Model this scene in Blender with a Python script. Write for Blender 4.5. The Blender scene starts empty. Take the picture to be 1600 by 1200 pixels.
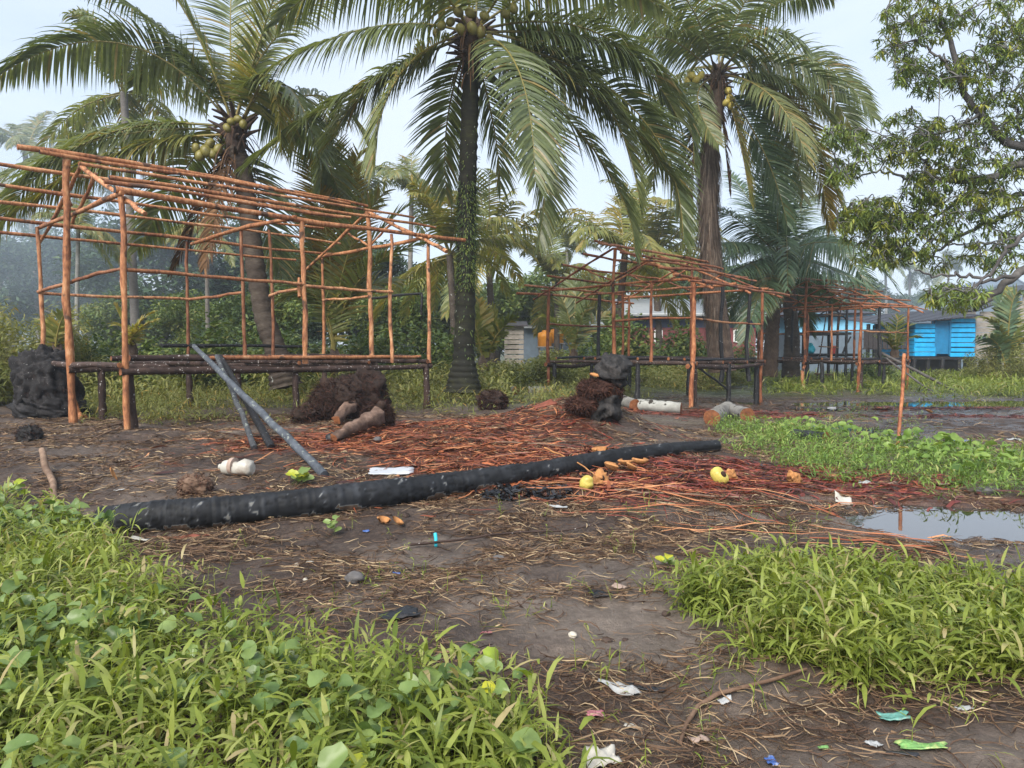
import bpy, math, random
import numpy as np
from mathutils import Vector

random.seed(7)
R = np.random.default_rng(11)
scene = bpy.context.scene
COL = scene.collection

# ------------------------------------------------------------------ camera, sky, sun
CAM = np.array([0.0, 0.0, 1.4])
FPX, HORIZON = 1200.0, 548.0                      # focal length and horizon row of the 1600 x 1200 photograph
PITCH = math.atan((600 - HORIZON) / FPX)
cam_data = bpy.data.cameras.new('camera')
cam_data.sensor_width = 36.0
cam_data.lens = FPX / 1600 * 36
cam_data.clip_start, cam_data.clip_end = 0.05, 2000
cam = bpy.data.objects.new('camera', cam_data)
COL.objects.link(cam)
cam.location = CAM
cam.rotation_euler = (math.pi / 2 - PITCH, 0, 0)
scene.camera = cam

SUN_EL, SUN_AZ = math.radians(44), math.radians(205)   # azimuth measured from +Y towards +X: behind the camera, to the left
world = bpy.data.worlds.new('World')
scene.world = world
world.use_nodes = True
wn, wl = world.node_tree.nodes, world.node_tree.links
wn.clear()
w_out = wn.new('ShaderNodeOutputWorld')
w_bg = wn.new('ShaderNodeBackground')
w_sky = wn.new('ShaderNodeTexSky')
w_sky.sky_type = 'NISHITA'
w_sky.sun_disc = False
w_sky.sun_elevation = SUN_EL
w_sky.sun_rotation = SUN_AZ
w_sky.dust_density = 2.5
w_sky.air_density = 1.0
w_mix = wn.new('ShaderNodeMixRGB')
w_geo = wn.new('ShaderNodeTexCoord')
w_map = wn.new('ShaderNodeMapping')
w_map.inputs['Scale'].default_value = (1.0, 1.0, 2.6)
w_noise = wn.new('ShaderNodeTexNoise')
w_noise.inputs['Scale'].default_value = 1.7
w_noise.inputs['Detail'].default_value = 6
w_noise.inputs['Roughness'].default_value = 0.55
w_ramp = wn.new('ShaderNodeValToRGB')
w_ramp.color_ramp.elements[0].position = 0.30
w_ramp.color_ramp.elements[0].color = (0.42, 0.42, 0.42, 1)
w_ramp.color_ramp.elements[1].position = 0.68
w_ramp.color_ramp.elements[1].color = (0.97, 0.97, 0.97, 1)
w_mix.inputs['Color2'].default_value = (3.45, 3.9, 4.55, 1)      # bright cloud deck
wl.new(w_geo.outputs['Generated'], w_map.inputs['Vector'])
wl.new(w_map.outputs['Vector'], w_noise.inputs['Vector'])
wl.new(w_noise.outputs['Fac'], w_ramp.inputs['Fac'])
wl.new(w_ramp.outputs['Color'], w_mix.inputs['Fac'])
wl.new(w_sky.outputs['Color'], w_mix.inputs['Color1'])
wl.new(w_mix.outputs['Color'], w_bg.inputs['Color'])
w_bg.inputs['Strength'].default_value = 0.10
wl.new(w_bg.outputs['Background'], w_out.inputs['Surface'])

sun_data = bpy.data.lights.new('sun', 'SUN')
sun_data.energy = 2.2
sun_data.angle = math.radians(38)
sun_data.color = (1.0, 0.95, 0.87)
sun = bpy.data.objects.new('sun', sun_data)
COL.objects.link(sun)
sd = Vector((math.sin(SUN_AZ) * math.cos(SUN_EL), math.cos(SUN_AZ) * math.cos(SUN_EL), math.sin(SUN_EL)))
sun.rotation_euler = sd.to_track_quat('Z', 'Y').to_euler()

scene.view_settings.view_transform = 'Standard'
scene.view_settings.look = 'None'
scene.view_settings.gamma = 1
scene.view_settings.exposure = 1.38
scene.cycles.max_bounces = 6
scene.cycles.diffuse_bounces = 3
scene.cycles.glossy_bounces = 3
scene.cycles.transmission_bounces = 3
scene.cycles.volume_bounces = 1
scene.cycles.transparent_max_bounces = 8
scene.cycles.use_adaptive_sampling = True
scene.cycles.use_denoising = True

# ------------------------------------------------------------------ helpers
UP = np.array([0, 0, 1.0])
FWD_V = np.array([0, math.cos(PITCH), -math.sin(PITCH)])
UP_V = np.array([0, math.sin(PITCH), math.cos(PITCH)])


def ray(u, v):
    return np.array([1.0, 0, 0]) * (u - 800) / FPX + UP_V * (600 - v) / FPX + FWD_V


def P(u, v, D):
    """The point seen at photo pixel (u, v), D metres in front of the camera."""
    d = ray(u, v)
    return CAM + d * (D / d[1])


def nrm(a):
    return a / np.maximum(np.linalg.norm(a, axis=-1, keepdims=True), 1e-9)


def hash2(ix, iy, seed):
    h = (ix.astype(np.int64) * 374761393 + iy.astype(np.int64) * 668265263 + seed * 974634777) & 0xffffffff
    h = ((h ^ (h >> 13)) * 1274126177) & 0xffffffff
    return ((h ^ (h >> 16)) & 0xffff) / 65535.0


def vnoise(x, y, seed=0):
    x, y = np.asarray(x, float), np.asarray(y, float)
    ix, iy = np.floor(x), np.floor(y)
    fx, fy = x - ix, y - iy
    fx, fy = fx * fx * (3 - 2 * fx), fy * fy * (3 - 2 * fy)
    a, b = hash2(ix, iy, seed), hash2(ix + 1, iy, seed)
    c, d = hash2(ix, iy + 1, seed), hash2(ix + 1, iy + 1, seed)
    return (a * (1 - fx) + b * fx) * (1 - fy) + (c * (1 - fx) + d * fx) * fy * 1.0


def fbm(x, y, seed=0, octv=3):
    s, a, t = 0, 1.0, 0
    for i in range(octv):
        s = s + a * vnoise(np.asarray(x) * 2 ** i + 17.3 * i, np.asarray(y) * 2 ** i - 9.1 * i, seed + i)
        t += a
        a *= 0.5
    return s / t


def sst(x, a, b):
    t = np.clip((np.asarray(x, float) - a) / (b - a), 0, 1)
    return t * t * (3 - 2 * t)


# puddles: centre x, y, half axes, tilt, depth
PUDDLES = [(4.55, 6.2, 1.95, 0.80, -0.14, 0.15), (1.95, 6.25, 0.75, 0.16, 0.05, 0.055), (5.9, 14.0, 1.3, 1.0, 0.0, 0.10),
           (12.8, 20.6, 6.6, 1.7, 0.03, 0.11), (7.6, 18.6, 1.6, 0.7, 0.0, 0.09), (0.35, 6.9, 0.55, 0.16, 0.05, 0.05), (3.3, 7.0, 0.55, 0.16, -0.1, 0.055)]
WATER = -0.026


def ground(x, y):
    x, y = np.asarray(x, float), np.asarray(y, float)
    left = sst(-x, -3.6, -0.6)
    z = 0.27 * sst(y, 5.2, 10.0) * left
    z = z * (1 - 0.35 * sst(y, 17, 24)) + 0.10 * sst(y, 15, 19) * (1 - left) * sst(-x, -6.4, -4.6)
    z = z + 0.44 * np.exp(-(((x - 1.05) / 1.05) ** 2 + ((y - 11.7) / 0.9) ** 2))          # heap round the upturned stump
    z = z + 0.16 * np.exp(-(((x + 2.75) / 0.7) ** 2 + ((y - 12.6) / 0.6) ** 2))
    z = z + 0.10 * np.exp(-(((x + 0.9) / 1.3) ** 2 + ((y - 10.6) / 1.0) ** 2))
    far = 1 - sst(y, 22, 40)
    flat = 1 - 0.6 * sst(x, 2.2, 4.0) * (1 - sst(y, 24, 30))
    z = z + ((fbm(x / 0.7, y / 0.7, 3) - 0.5) * 0.075 * flat + (fbm(x / 0.16, y / 0.16, 9, 2) - 0.5) * 0.042 + (vnoise(x / .055, y / .055, 15) - .5) * .014) * far
    for (cx, cy, ax, ay, tl, dp) in PUDDLES:
        c, s = math.cos(tl), math.sin(tl)
        dx, dy = x - cx, y - cy
        r = np.sqrt(((dx * c + dy * s) / ax) ** 2 + ((-dx * s + dy * c) / ay) ** 2)
        r = r + (fbm(x / (0.4 * ay + .12), y / (0.3 * ay + .1), 21, 3) - 0.5) * 1.0
        z = z - dp * (1 - sst(r, 0.55, 1.1)) 
    return z


def gz(x, y):
    return float(ground(np.array([x]), np.array([y]))[0])


def on_ground(u, v):
    """The ground point seen at photo pixel (u, v)."""
    d = ray(u, v)
    p = CAM.copy()
    t, step = 0.8, 0.05
    while t < 120:
        q = CAM + d * t
        if q[2] < gz(q[0], q[1]):
            lo, hi = t - step, t
            for _ in range(14):
                m = (lo + hi) / 2
                q = CAM + d * m
                if q[2] < gz(q[0], q[1]):
                    hi = m
                else:
                    lo = m
            q = CAM + d * hi
            q[2] = gz(q[0], q[1])
            return q
        step = 0.05 + t * 0.004
        t += step
    return CAM + d * 120


def project(p):
    p = np.atleast_2d(p) - CAM
    z = np.maximum(p @ FWD_V, 1e-3)
    return 800 + FPX * p[:, 0] / z, 600 - FPX * (p @ UP_V) / z


def in_poly(u, v, poly):
    u, v = np.asarray(u), np.asarray(v)
    res = np.zeros(u.shape, bool)
    n = len(poly)
    for i in range(n):
        x0, y0 = poly[i]
        x1, y1 = poly[(i + 1) % n]
        if y0 == y1:
            continue
        c = ((y0 > v) != (y1 > v)) & (u < (x1 - x0) * (v - y0) / (y1 - y0) + x0)
        res ^= c
    return res


class G:
    """Collects geometry; each vertex carries a 0-1 'rnd' value, each face a material slot."""

    def __init__(self):
        self.v, self.r, self.f, self.n = [], [], [], 0

    def add(self, V, F, rnd=0.5, mi=0):
        V = np.asarray(V, float).reshape(-1, 3)
        F = np.asarray(F, np.int64)
        self.v.append(V)
        self.r.append(np.broadcast_to(np.asarray(rnd, float), (len(V),)).copy())
        self.f.append((F + self.n, mi))
        self.n += len(V)
        return self

    def build(self, name, mats, parent=None, loc=None, smooth=True):
        V = np.concatenate(self.v)
        rr = np.concatenate(self.r)
        if parent is not None:
            base = np.array(parent['_o'])
            off = np.zeros(3)
        else:
            base = np.zeros(3) if loc is None else np.asarray(loc, float)
            off = base
        me = bpy.data.meshes.new(name)
        tot, li, ls, lt, mi, p = 0, [], [], [], [], 0
        for F, m in self.f:
            k = F.shape[1]
            li.append(F.ravel())
            ls.append(p + np.arange(len(F)) * k)
            lt.append(np.full(len(F), k))
            mi.append(np.full(len(F), m))
            p += F.size
        li, ls, lt, mi = map(np.concatenate, (li, ls, lt, mi))
        me.vertices.add(len(V))
        me.vertices.foreach_set('co', (V - base).astype(np.float32).ravel())
        me.loops.add(len(li))
        me.loops.foreach_set('vertex_index', li.astype(np.int32))
        me.polygons.add(len(ls))
        me.polygons.foreach_set('loop_start', ls.astype(np.int32))
        me.polygons.foreach_set('loop_total', lt.astype(np.int32))
        me.polygons.foreach_set('material_index', mi.astype(np.int32))
        me.polygons.foreach_set('use_smooth', np.full(len(ls), smooth))
        at = me.attributes.new('rnd', 'FLOAT', 'POINT')
        at.data.foreach_set('value', rr.astype(np.float32))
        me.update(calc_edges=True)
        me.validate()
        for m in (mats if isinstance(mats, (list, tuple)) else [mats]):
            me.materials.append(m)
        o = bpy.data.objects.new(name, me)
        COL.objects.link(o)
        o.location = off
        o['_o'] = [float(c) for c in base]
        if parent is not None:
            o.parent = parent
        return o


def tag(o, label=None, cat=None, group=None, kind=None):
    for k, val in (('label', label), ('category', cat), ('group', group), ('kind', kind)):
        if val:
            o[k] = val
    return o


def thing(name, loc, label, cat, group=None):
    o = bpy.data.objects.new(name, None)
    COL.objects.link(o)
    o.location = loc
    o.empty_display_size = 0.2
    o['_o'] = [float(c) for c in loc]
    return tag(o, label, cat, group)


def copy_thing(src, loc, rotz=0, scale=1.0, label=None):
    c = src.copy()
    COL.objects.link(c)
    c.location = loc
    c.rotation_euler = (0, 0, rotz)
    c.scale = (scale,) * 3
    if label:
        c['label'] = label
    for ch in src.children:
        d = ch.copy()
        COL.objects.link(d)
        d.parent = c
    return c


def tube(g, pts, rad, n=8, rnd=0.5, mi=0, cap=True, cap_mi=None, rough=0.0, seed=0):
    pts = np.asarray(pts, float)
    m = len(pts)
    rad = np.broadcast_to(np.asarray(rad, float), (m,))
    T = nrm(np.gradient(pts, axis=0))
    a = np.array([0.0, 0, 1]) if abs(T[0][2]) < 0.9 else np.array([1.0, 0, 0])
    X = nrm(np.cross(T[0], a))
    th = np.linspace(0, 2 * np.pi, n, endpoint=False)
    rows = []
    rs = np.random.default_rng(seed + 5)
    for i in range(m):
        X = nrm(X - T[i] * (X @ T[i]))
        Y = np.cross(T[i], X)
        rr = rad[i] * (1 + rough * (rs.random(n) - 0.5))
        rows.append(pts[i] + np.outer(np.cos(th) * rr, X) + np.outer(np.sin(th) * rr, Y))
    V = np.concatenate(rows)
    i, j = np.meshgrid(np.arange(m - 1), np.arange(n), indexing='ij')
    j2 = (j + 1) % n
    F = np.stack([i * n + j, i * n + j2, (i + 1) * n + j2, (i + 1) * n + j], -1).reshape(-1, 4)
    g.add(V, F, rnd, mi)
    if cap:
        for e, row in ((0, rows[0]), (-1, rows[-1])):
            c = pts[e] + (T[e] * rad[e] * 0.12 * (1 if e else -1))
            VV = np.concatenate([row, c[None]])
            k = np.arange(n)
            FF = np.stack([k, (k + 1) % n, np.full(n, n)], -1)
            if e == 0:
                FF = FF[:, ::-1]
            g.add(VV, FF, rnd, mi if cap_mi is None else cap_mi)
    return g


def wobble(p, q, n, amp, rs):
    """A hand-cut pole's centre line between p and q."""
    p, q = np.asarray(p, float), np.asarray(q, float)
    t = np.linspace(0, 1, n)[:, None]
    L = np.linalg.norm(q - p)
    w = np.zeros((n, 3))
    for k in (1, 2, 3, 5):
        w += np.sin(t * np.pi * k) * rs.normal(0, 1, 3) / k ** 1.2
    return p + (q - p) * t + w * amp * 0.55 + rs.normal(0, 1, (n, 3)) * amp * 0.12


def ribbons(g, P0, D, L, W, wv, k, nseg=4, prof=(0.5, 1, 0.95, 0.6, 0.05), rnd=0.5, mi=0, zfun=None, lift=0.0):
    P0 = np.asarray(P0, float)
    n = len(P0)
    if n == 0:
        return g
    L, W, k = (np.broadcast_to(np.asarray(a, float), (n,)) for a in (L, W, k))
    d = nrm(np.asarray(D, float))
    wv = nrm(np.asarray(wv, float))
    pts = [P0]
    p = P0
    for i in range(nseg):
        d = nrm(d - UP * (k / nseg)[:, None])
        p = p + d * (L / nseg)[:, None]
        pts.append(p)
    pts = np.stack(pts, 1)
    if zfun is not None:
        zz = zfun(pts[..., 0], pts[..., 1])
        pts[..., 2] = zz + np.broadcast_to(np.asarray(lift, float), (n,))[:, None] + (pts[..., 2] - P0[:, None, 2]) * 1.0
    pr = np.interp(np.linspace(0, 1, nseg + 1), np.linspace(0, 1, len(prof)), prof)
    off = wv[:, None, :] * (W[:, None] * pr[None, :] / 2)[..., None]
    V = np.stack([pts - off, pts + off], 2)                    # n, nseg+1, 2, 3
    base = np.arange(n)[:, None] * (nseg + 1) * 2 + np.arange(nseg)[None, :] * 2
    F = np.stack([base, base + 1, base + 3, base + 2], -1).reshape(-1, 4)
    rr = np.repeat(np.broadcast_to(np.asarray(rnd, float), (n,)), (nseg + 1) * 2)
    return g.add(V.reshape(-1, 3), F, rr, mi)


def blob(g, c, rad, amp=0.2, freq=2.0, seed=0, nu=28, nv=18, axis=None, rnd=0.5, mi=0, power=1.0):
    """A lumpy closed body."""
    th = np.linspace(0, 2 * np.pi, nu, endpoint=False)
    ph = np.linspace(0.0, np.pi, nv)
    PH, TH = np.meshgrid(ph, th, indexing='ij')
    s = np.sign(np.cos(PH)) * np.abs(np.cos(PH)) ** power
    q = np.stack([np.sin(PH) ** power * np.cos(TH), np.sin(PH) ** power * np.sin(TH), s], -1)
    x, y, z = q[..., 0], q[..., 1], q[..., 2]
    nz = fbm(x * freq + z * 1.3 * freq + 5, y * freq - z * 0.9 * freq + 3, seed, 4) - 0.5
    nz2 = fbm(z * freq * 1.1 - y * freq + 8, x * freq + 1.7 + z * freq, seed + 9, 3) - 0.5
    q = q * (1 + amp * (nz + nz2))[..., None] * np.asarray(rad, float)
    if axis is not None:
        A = nrm(np.asarray(axis, float))
        X = nrm(np.cross(A, [0.3, 0.9, 0.1]))
        q = q @ np.stack([X, np.cross(A, X), A])
    V = (q + np.asarray(c)).reshape(-1, 3)
    i, j = np.meshgrid(np.arange(nv - 1), np.arange(nu), indexing='ij')
    j2 = (j + 1) % nu
    F = np.stack([i * nu + j, (i + 1) * nu + j, (i + 1) * nu + j2, i * nu + j2], -1).reshape(-1, 4)
    return g.add(V, F, rnd, mi)


def box(g, c, size, ax=None, ay=None, rnd=0.5, mi=0):
    """A box centred at c with edges along ax, ay, up."""
    ax = np.array([1.0, 0, 0]) if ax is None else nrm(np.asarray(ax, float))
    ay = np.array([-ax[1], ax[0], 0]) if ay is None else nrm(np.asarray(ay, float))
    az = np.cross(ax, ay)
    s = np.array([[x, y, z] for z in (-.5, .5) for y in (-.5, .5) for x in (-.5, .5)]) * np.asarray(size)
    V = np.asarray(c) + s[:, :1] * ax + s[:, 1:2] * ay + s[:, 2:] * az
    F = [[0, 2, 3, 1], [4, 5, 7, 6], [0, 1, 5, 4], [2, 6, 7, 3], [0, 4, 6, 2], [1, 3, 7, 5]]
    return g.add(V, F, rnd, mi)


# ------------------------------------------------------------------ materials
def new_mat(name):
    m = bpy.data.materials.new(name)
    m.use_nodes = True
    nt = m.node_tree
    nt.nodes.clear()
    out = nt.nodes.new('ShaderNodeOutputMaterial')
    bs = nt.nodes.new('ShaderNodeBsdfPrincipled')
    nt.links.new(bs.outputs[0], out.inputs[0])
    return m, nt, bs, out


def ramp_node(nt, fac, stops):
    r = nt.nodes.new('ShaderNodeValToRGB')
    e = r.color_ramp.elements
    while len(e) > 1:
        e.remove(e[-1])
    e[0].position, e[0].color = stops[0][0], (*stops[0][1], 1)
    for p, c in stops[1:]:
        x = e.new(p)
        x.color = (*c, 1)
    nt.links.new(fac, r.inputs['Fac'])
    return r


def noise_node(nt, scale, detail=5, rough=0.6, stretch=None, coord='Object'):
    tc = nt.nodes.new('ShaderNodeTexCoord')
    n = nt.nodes.new('ShaderNodeTexNoise')
    n.inputs['Scale'].default_value = scale
    n.inputs['Detail'].default_value = detail
    n.inputs['Roughness'].default_value = rough
    if stretch:
        mp = nt.nodes.new('ShaderNodeMapping')
        mp.inputs['Scale'].default_value = stretch
        nt.links.new(tc.outputs[coord], mp.inputs['Vector'])
        nt.links.new(mp.outputs['Vector'], n.inputs['Vector'])
    else:
        nt.links.new(tc.outputs[coord], n.inputs['Vector'])
    return n


def mixc(nt, a, b, fac, mode='MIX'):
    m = nt.nodes.new('ShaderNodeMixRGB')
    m.blend_type = mode
    for s, val in (('Color1', a), ('Color2', b), ('Fac', fac)):
        if isinstance(val, (int, float)):
            m.inputs[s].default_value = val
        elif isinstance(val, tuple):
            m.inputs[s].default_value = (*val, 1)
        else:
            nt.links.new(val, m.inputs[s])
    return m.outputs['Color']


def bump(nt, bs, h, strength, dist=0.02):
    b = nt.nodes.new('ShaderNodeBump')
    b.inputs['Strength'].default_value = strength
    b.inputs['Distance'].default_value = dist
    nt.links.new(h, b.inputs['Height'])
    nt.links.new(b.outputs['Normal'], bs.inputs['Normal'])


def leaf_mat(name, stops, rough=0.5, trans=0.3, spec=0.35, mottle=0.35):
    """Leaves: colour from the per-leaf 'rnd' value, a little mottling, light passing through."""
    m, nt, bs, out = new_mat(name)
    at = nt.nodes.new('ShaderNodeAttribute')
    at.attribute_name = 'rnd'
    r = ramp_node(nt, at.outputs['Fac'], stops)
    n = noise_node(nt, 9, 3)
    dark = ramp_node(nt, n.outputs['Fac'], [(0.3, (1 - mottle,) * 3), (0.75, (1.12,) * 3)])
    c = mixc(nt, r.outputs['Color'], dark.outputs['Color'], 1.0, 'MULTIPLY')
    nt.links.new(c, bs.inputs['Base Color'])
    bs.inputs['Roughness'].default_value = rough
    bs.inputs['Specular IOR Level'].default_value = spec
    if trans:
        tr = nt.nodes.new('ShaderNodeBsdfTranslucent')
        c2 = mixc(nt, c, (1.25, 1.2, 0.5), 1.0, 'MULTIPLY')
        nt.links.new(c2, tr.inputs['Color'])
        mx = nt.nodes.new('ShaderNodeMixShader')
        mx.inputs[0].default_value = trans
        nt.links.new(bs.outputs[0], mx.inputs[1])
        nt.links.new(tr.outputs[0], mx.inputs[2])
        nt.links.new(mx.outputs[0], out.inputs[0])
    return m


def wood_mat(name, stops, scale=14, stretch=None, rough=0.75, bstr=0.5, flecks=None, objvar=0.25, spec=0.3):
    """Poles, trunks, char: noise streaks, optional pale flecks, a shade of its own per object."""
    m, nt, bs, out = new_mat(name)
    n = noise_node(nt, scale, 6, 0.65, stretch)
    n2 = noise_node(nt, scale * 0.22, 3, 0.6)
    f = mixc(nt, n.outputs['Fac'], n2.outputs['Fac'], 0.45)
    r = ramp_node(nt, f, stops)
    c = r.outputs['Color']
    if objvar:
        oi = nt.nodes.new('ShaderNodeObjectInfo')
        rr = ramp_node(nt, oi.outputs['Random'], [(0, (1 - objvar, 1 - objvar * 1.1, 1 - objvar)), (.5, (1, .96, .92)), (1, (1 + objvar * 0.6, 1 + objvar * .85, 1 + objvar * 1.1))])
        c = mixc(nt, c, rr.outputs['Color'], 1.0, 'MULTIPLY')
    if flecks:
        fs, fc, thr = flecks
        n3 = noise_node(nt, fs, 3, 0.5)
        rf = ramp_node(nt, n3.outputs['Fac'], [(thr, (0, 0, 0)), (thr + 0.05, (1, 1, 1))])
        c = mixc(nt, c, fc, rf.outputs['Color'])
    nt.links.new(c, bs.inputs['Base Color'])
    bs.inputs['Roughness'].default_value = rough
    bs.inputs['Specular IOR Level'].default_value = spec
    bump(nt, bs, f, bstr, 0.02)
    return m


def plain_mat(name, col, rough=0.6, var=0.25, scale=6, metal=0.0, spec=0.4, bstr=0.15, dirt=None):
    m, nt, bs, out = new_mat(name)
    n = noise_node(nt, scale, 6, 0.65)
    r = ramp_node(nt, n.outputs['Fac'], [(0.25, tuple(c * (1 - var) for c in col)), (0.7, tuple(min(1, c * (1 + var * .6)) for c in col))])
    c = r.outputs['Color']
    if dirt:
        n2 = noise_node(nt, scale * 0.4, 7, 0.7)
        rf = ramp_node(nt, n2.outputs['Fac'], [(0.5, (0, 0, 0)), (0.72, (1, 1, 1))])
        c = mixc(nt, c, dirt, rf.outputs['Color'])
    nt.links.new(c, bs.inputs['Base Color'])
    bs.inputs['Roughness'].default_value = rough
    bs.inputs['Metallic'].default_value = metal
    bs.inputs['Specular IOR Level'].default_value = spec
    if bstr:
        bump(nt, bs, n.outputs['Fac'], bstr, 0.01)
    return m


M = {}
M['palm_leaf'] = leaf_mat('palm_leaf', [(0, (.078, .112, .046)), (.45, (.165, .205, .080)), (.75, (.235, .26, .10)), (.92, (.32, .28, .09)), (1, (.34, .24, .10))], rough=.36, trans=.40, spec=.6)
M['palm_leaf_dark'] = leaf_mat('palm_leaf_dark', [(0, (.055, .10, .054)), (.6, (.12, .19, .098)), (.9, (.18, .225, .10)), (1, (.2, .18, .07))], rough=.38, trans=.2, spec=.5)
M['palm_leaf_yellow'] = leaf_mat('palm_leaf_yellow', [(0, (.085, .115, .032)), (.45, (.165, .195, .055)), (.8, (.27, .26, .065)), (1, (.36, .27, .07))], rough=.42, trans=.35)
M['palm_leaf_gold'] = leaf_mat('palm_leaf_gold', [(0, (.12, .10, .018)), (.6, (.22, .165, .028)), (1, (.33, .22, .04))], rough=.5, trans=.55)
M['dead_leaf'] = leaf_mat('dead_leaf', [(0, (.04, .02, .012)), (.5, (.10, .055, .028)), (1, (.22, .12, .055))], rough=.7, trans=.15, spec=.2)
M['fibre_strand'] = leaf_mat('fibre_strand', [(0, (.03, .022, .017)), (.5, (.10, .075, .058)), (1, (.24, .19, .15))], rough=.8, trans=0, spec=.2)
M['rachis'] = leaf_mat('rachis', [(0, (.06, .07, .02)), (.5, (.20, .17, .045)), (1, (.34, .24, .06))], rough=.45, trans=0)
M['grass_leaf'] = leaf_mat('grass_leaf', [(0, (.060, .100, .018)), (.35, (.160, .215, .032)), (.7, (.275, .33, .062)), (.94, (.40, .43, .13)), (1, (.40, .31, .17))], rough=.42, trans=.38, mottle=.25)
M['broad_leaf'] = leaf_mat('broad_leaf', [(0, (.075, .135, .034)), (.45, (.15, .23, .062)), (.78, (.23, .31, .095)), (.9, (.30, .40, .04)), (1, (.44, .44, .03))], rough=.4, trans=.3, spec=.5, mottle=.2)
M['strip_leaf'] = leaf_mat('strip_leaf', [(0, (.08, .15, .03)), (.5, (.18, .29, .06)), (.9, (.30, .40, .10)), (1, (.38, .37, .14))], rough=.4, trans=.35, mottle=.2)
M['shrub_leaf'] = leaf_mat('shrub_leaf', [(0, (.038, .072, .028)), (.5, (.105, .165, .045)), (.85, (.22, .27, .065)), (1, (.29, .27, .08))], rough=.5, trans=.3)
M['shrub_leaf_yellow'] = leaf_mat('shrub_leaf_yellow', [(0, (.09, .115, .03)), (.5, (.21, .23, .06)), (.85, (.34, .32, .11)), (1, (.46, .30, .08))], rough=.55, trans=.32)
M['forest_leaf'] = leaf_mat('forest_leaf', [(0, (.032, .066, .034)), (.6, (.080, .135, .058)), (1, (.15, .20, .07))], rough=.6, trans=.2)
M['tree_leaf'] = leaf_mat('tree_leaf', [(0, (.060, .105, .044)), (.5, (.145, .21, .062)), (.82, (.27, .33, .065)), (1, (.33, .33, .06))], rough=.4, trans=.3, spec=.45)
M['bark_strip_red'] = leaf_mat('bark_strip_red', [(0, (.030, .007, .007)), (.4, (.12, .022, .015)), (.75, (.26, .052, .028)), (1, (.42, .14, .065))], rough=.42, trans=.0, spec=.5)
M['straw'] = leaf_mat('straw', [(0, (.035, .018, .010)), (.35, (.092, .052, .032)), (.70, (.23, .145, .083)), (1, (.46, .35, .21))], rough=.7, trans=.0, spec=.25)
M['bark_strip'] = leaf_mat('bark_strip', [(0, (.035, .010, .008)), (.35, (.15, .036, .018)), (.7, (.34, .10, .036)), (1, (.55, .25, .11))], rough=.5, trans=.0, spec=.4)

M['peeled'] = wood_mat('peeled_pole', [(.34, (.075, .028, .015)), (.43, (.20, .080, .038)), (.53, (.38, .165, .072)), (.66, (.54, .32, .175))], 11, (2.4, 2.4, .7), .6, .7, flecks=(3.4, (.085, .045, .028), .615), objvar=.42)
M['red_pole'] = wood_mat('red_pole', [(.34, (.06, .018, .011)), (.44, (.20, .066, .030)), (.54, (.37, .145, .062)), (.68, (.50, .27, .14))], 11, (2.4, 2.4, .7), .6, .7, flecks=(3.4, (.06, .028, .02), .61), objvar=.4)
M['bark_pole'] = wood_mat('bark_pole', [(.3, (.014, .009, .008)), (.5, (.045, .027, .021)), (.75, (.10, .062, .046))], 12, None, .7, .8, flecks=(24, (.42, .40, .38), .64), objvar=.3)
M['burnt'] = wood_mat('burnt_wood', [(.3, (.005, .005, .006)), (.55, (.014, .014, .016)), (.8, (.05, .05, .055))], 16, None, .55, 1.0, flecks=(30, (.28, .28, .29), .67), objvar=.2, spec=.45)
M['char_grey'] = wood_mat('charred_grey_pole', [(.3, (.022, .024, .028)), (.55, (.065, .07, .078)), (.8, (.17, .18, .19))], 12, None, .6, .8, flecks=(18, (.20, .22, .20), .60), objvar=.3)
M['palm_trunk'] = wood_mat('palm_trunk', [(.3, (.018, .013, .010)), (.5, (.055, .042, .032)), (.75, (.13, .11, .085))], 9, (1, 1, 3.5), .8, 1.0, flecks=(6, (.30, .31, .29), .68), objvar=.2)
M['palm_trunk_moss'] = wood_mat('palm_trunk_moss', [(.3, (.006, .006, .005)), (.5, (.016, .016, .010)), (.75, (.048, .050, .018))], 7, (1, 1, 2.0), .8, 1.0, flecks=(11, (.36, .38, .33), .69), objvar=0)
M['pale_trunk'] = wood_mat('pale_trunk', [(.3, (.09, .08, .07)), (.55, (.20, .19, .17)), (.8, (.34, .33, .31))], 6, (1, 1, 4), .8, .6)
M['fibre_trunk'] = wood_mat('fibre_trunk', [(.3, (.025, .017, .012)), (.5, (.085, .058, .042)), (.75, (.20, .15, .11))], 16, (4, 4, .5), .85, 1.0)
M['grey_branch'] = wood_mat('grey_branch', [(.3, (.035, .032, .03)), (.55, (.11, .105, .10)), (.8, (.24, .23, .215))], 10, None, .8, .6)
M['log_bark'] = wood_mat('log_bark', [(.3, (.06, .055, .05)), (.5, (.24, .24, .22)), (.75, (.46, .47, .44))], 5, None, .8, .8, flecks=(5, (.03, .025, .02), .6))
M['cut_end'] = wood_mat('cut_end', [(.3, (.06, .02, .01)), (.5, (.20, .075, .03)), (.75, (.42, .18, .075))], 22, None, .8, .7)
M['root'] = wood_mat('root_fibre', [(.3, (.008, .005, .004)), (.5, (.030, .018, .013)), (.75, (.095, .055, .038))], 16, None, .9, 1.0, objvar=.3)
M['root_hair'] = leaf_mat('root_hair', [(0, (.012, .007, .006)), (.5, (.05, .023, .017)), (.9, (.13, .055, .036)), (1, (.30, .14, .07))], rough=.8, trans=0, spec=.2)
M['driftwood'] = wood_mat('driftwood', [(.3, (.08, .045, .03)), (.5, (.15, .095, .062)), (.75, (.34, .23, .16))], 14, None, .8, .7)
M['yellow_nut'] = plain_mat('yellow_coconut', (.54, .44, .09), .4, .4, 9, spec=.5, dirt=(.14, .09, .03))
M['green_nut'] = plain_mat('green_coconut', (.17, .15, .035), .45, .4, 9)
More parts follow.
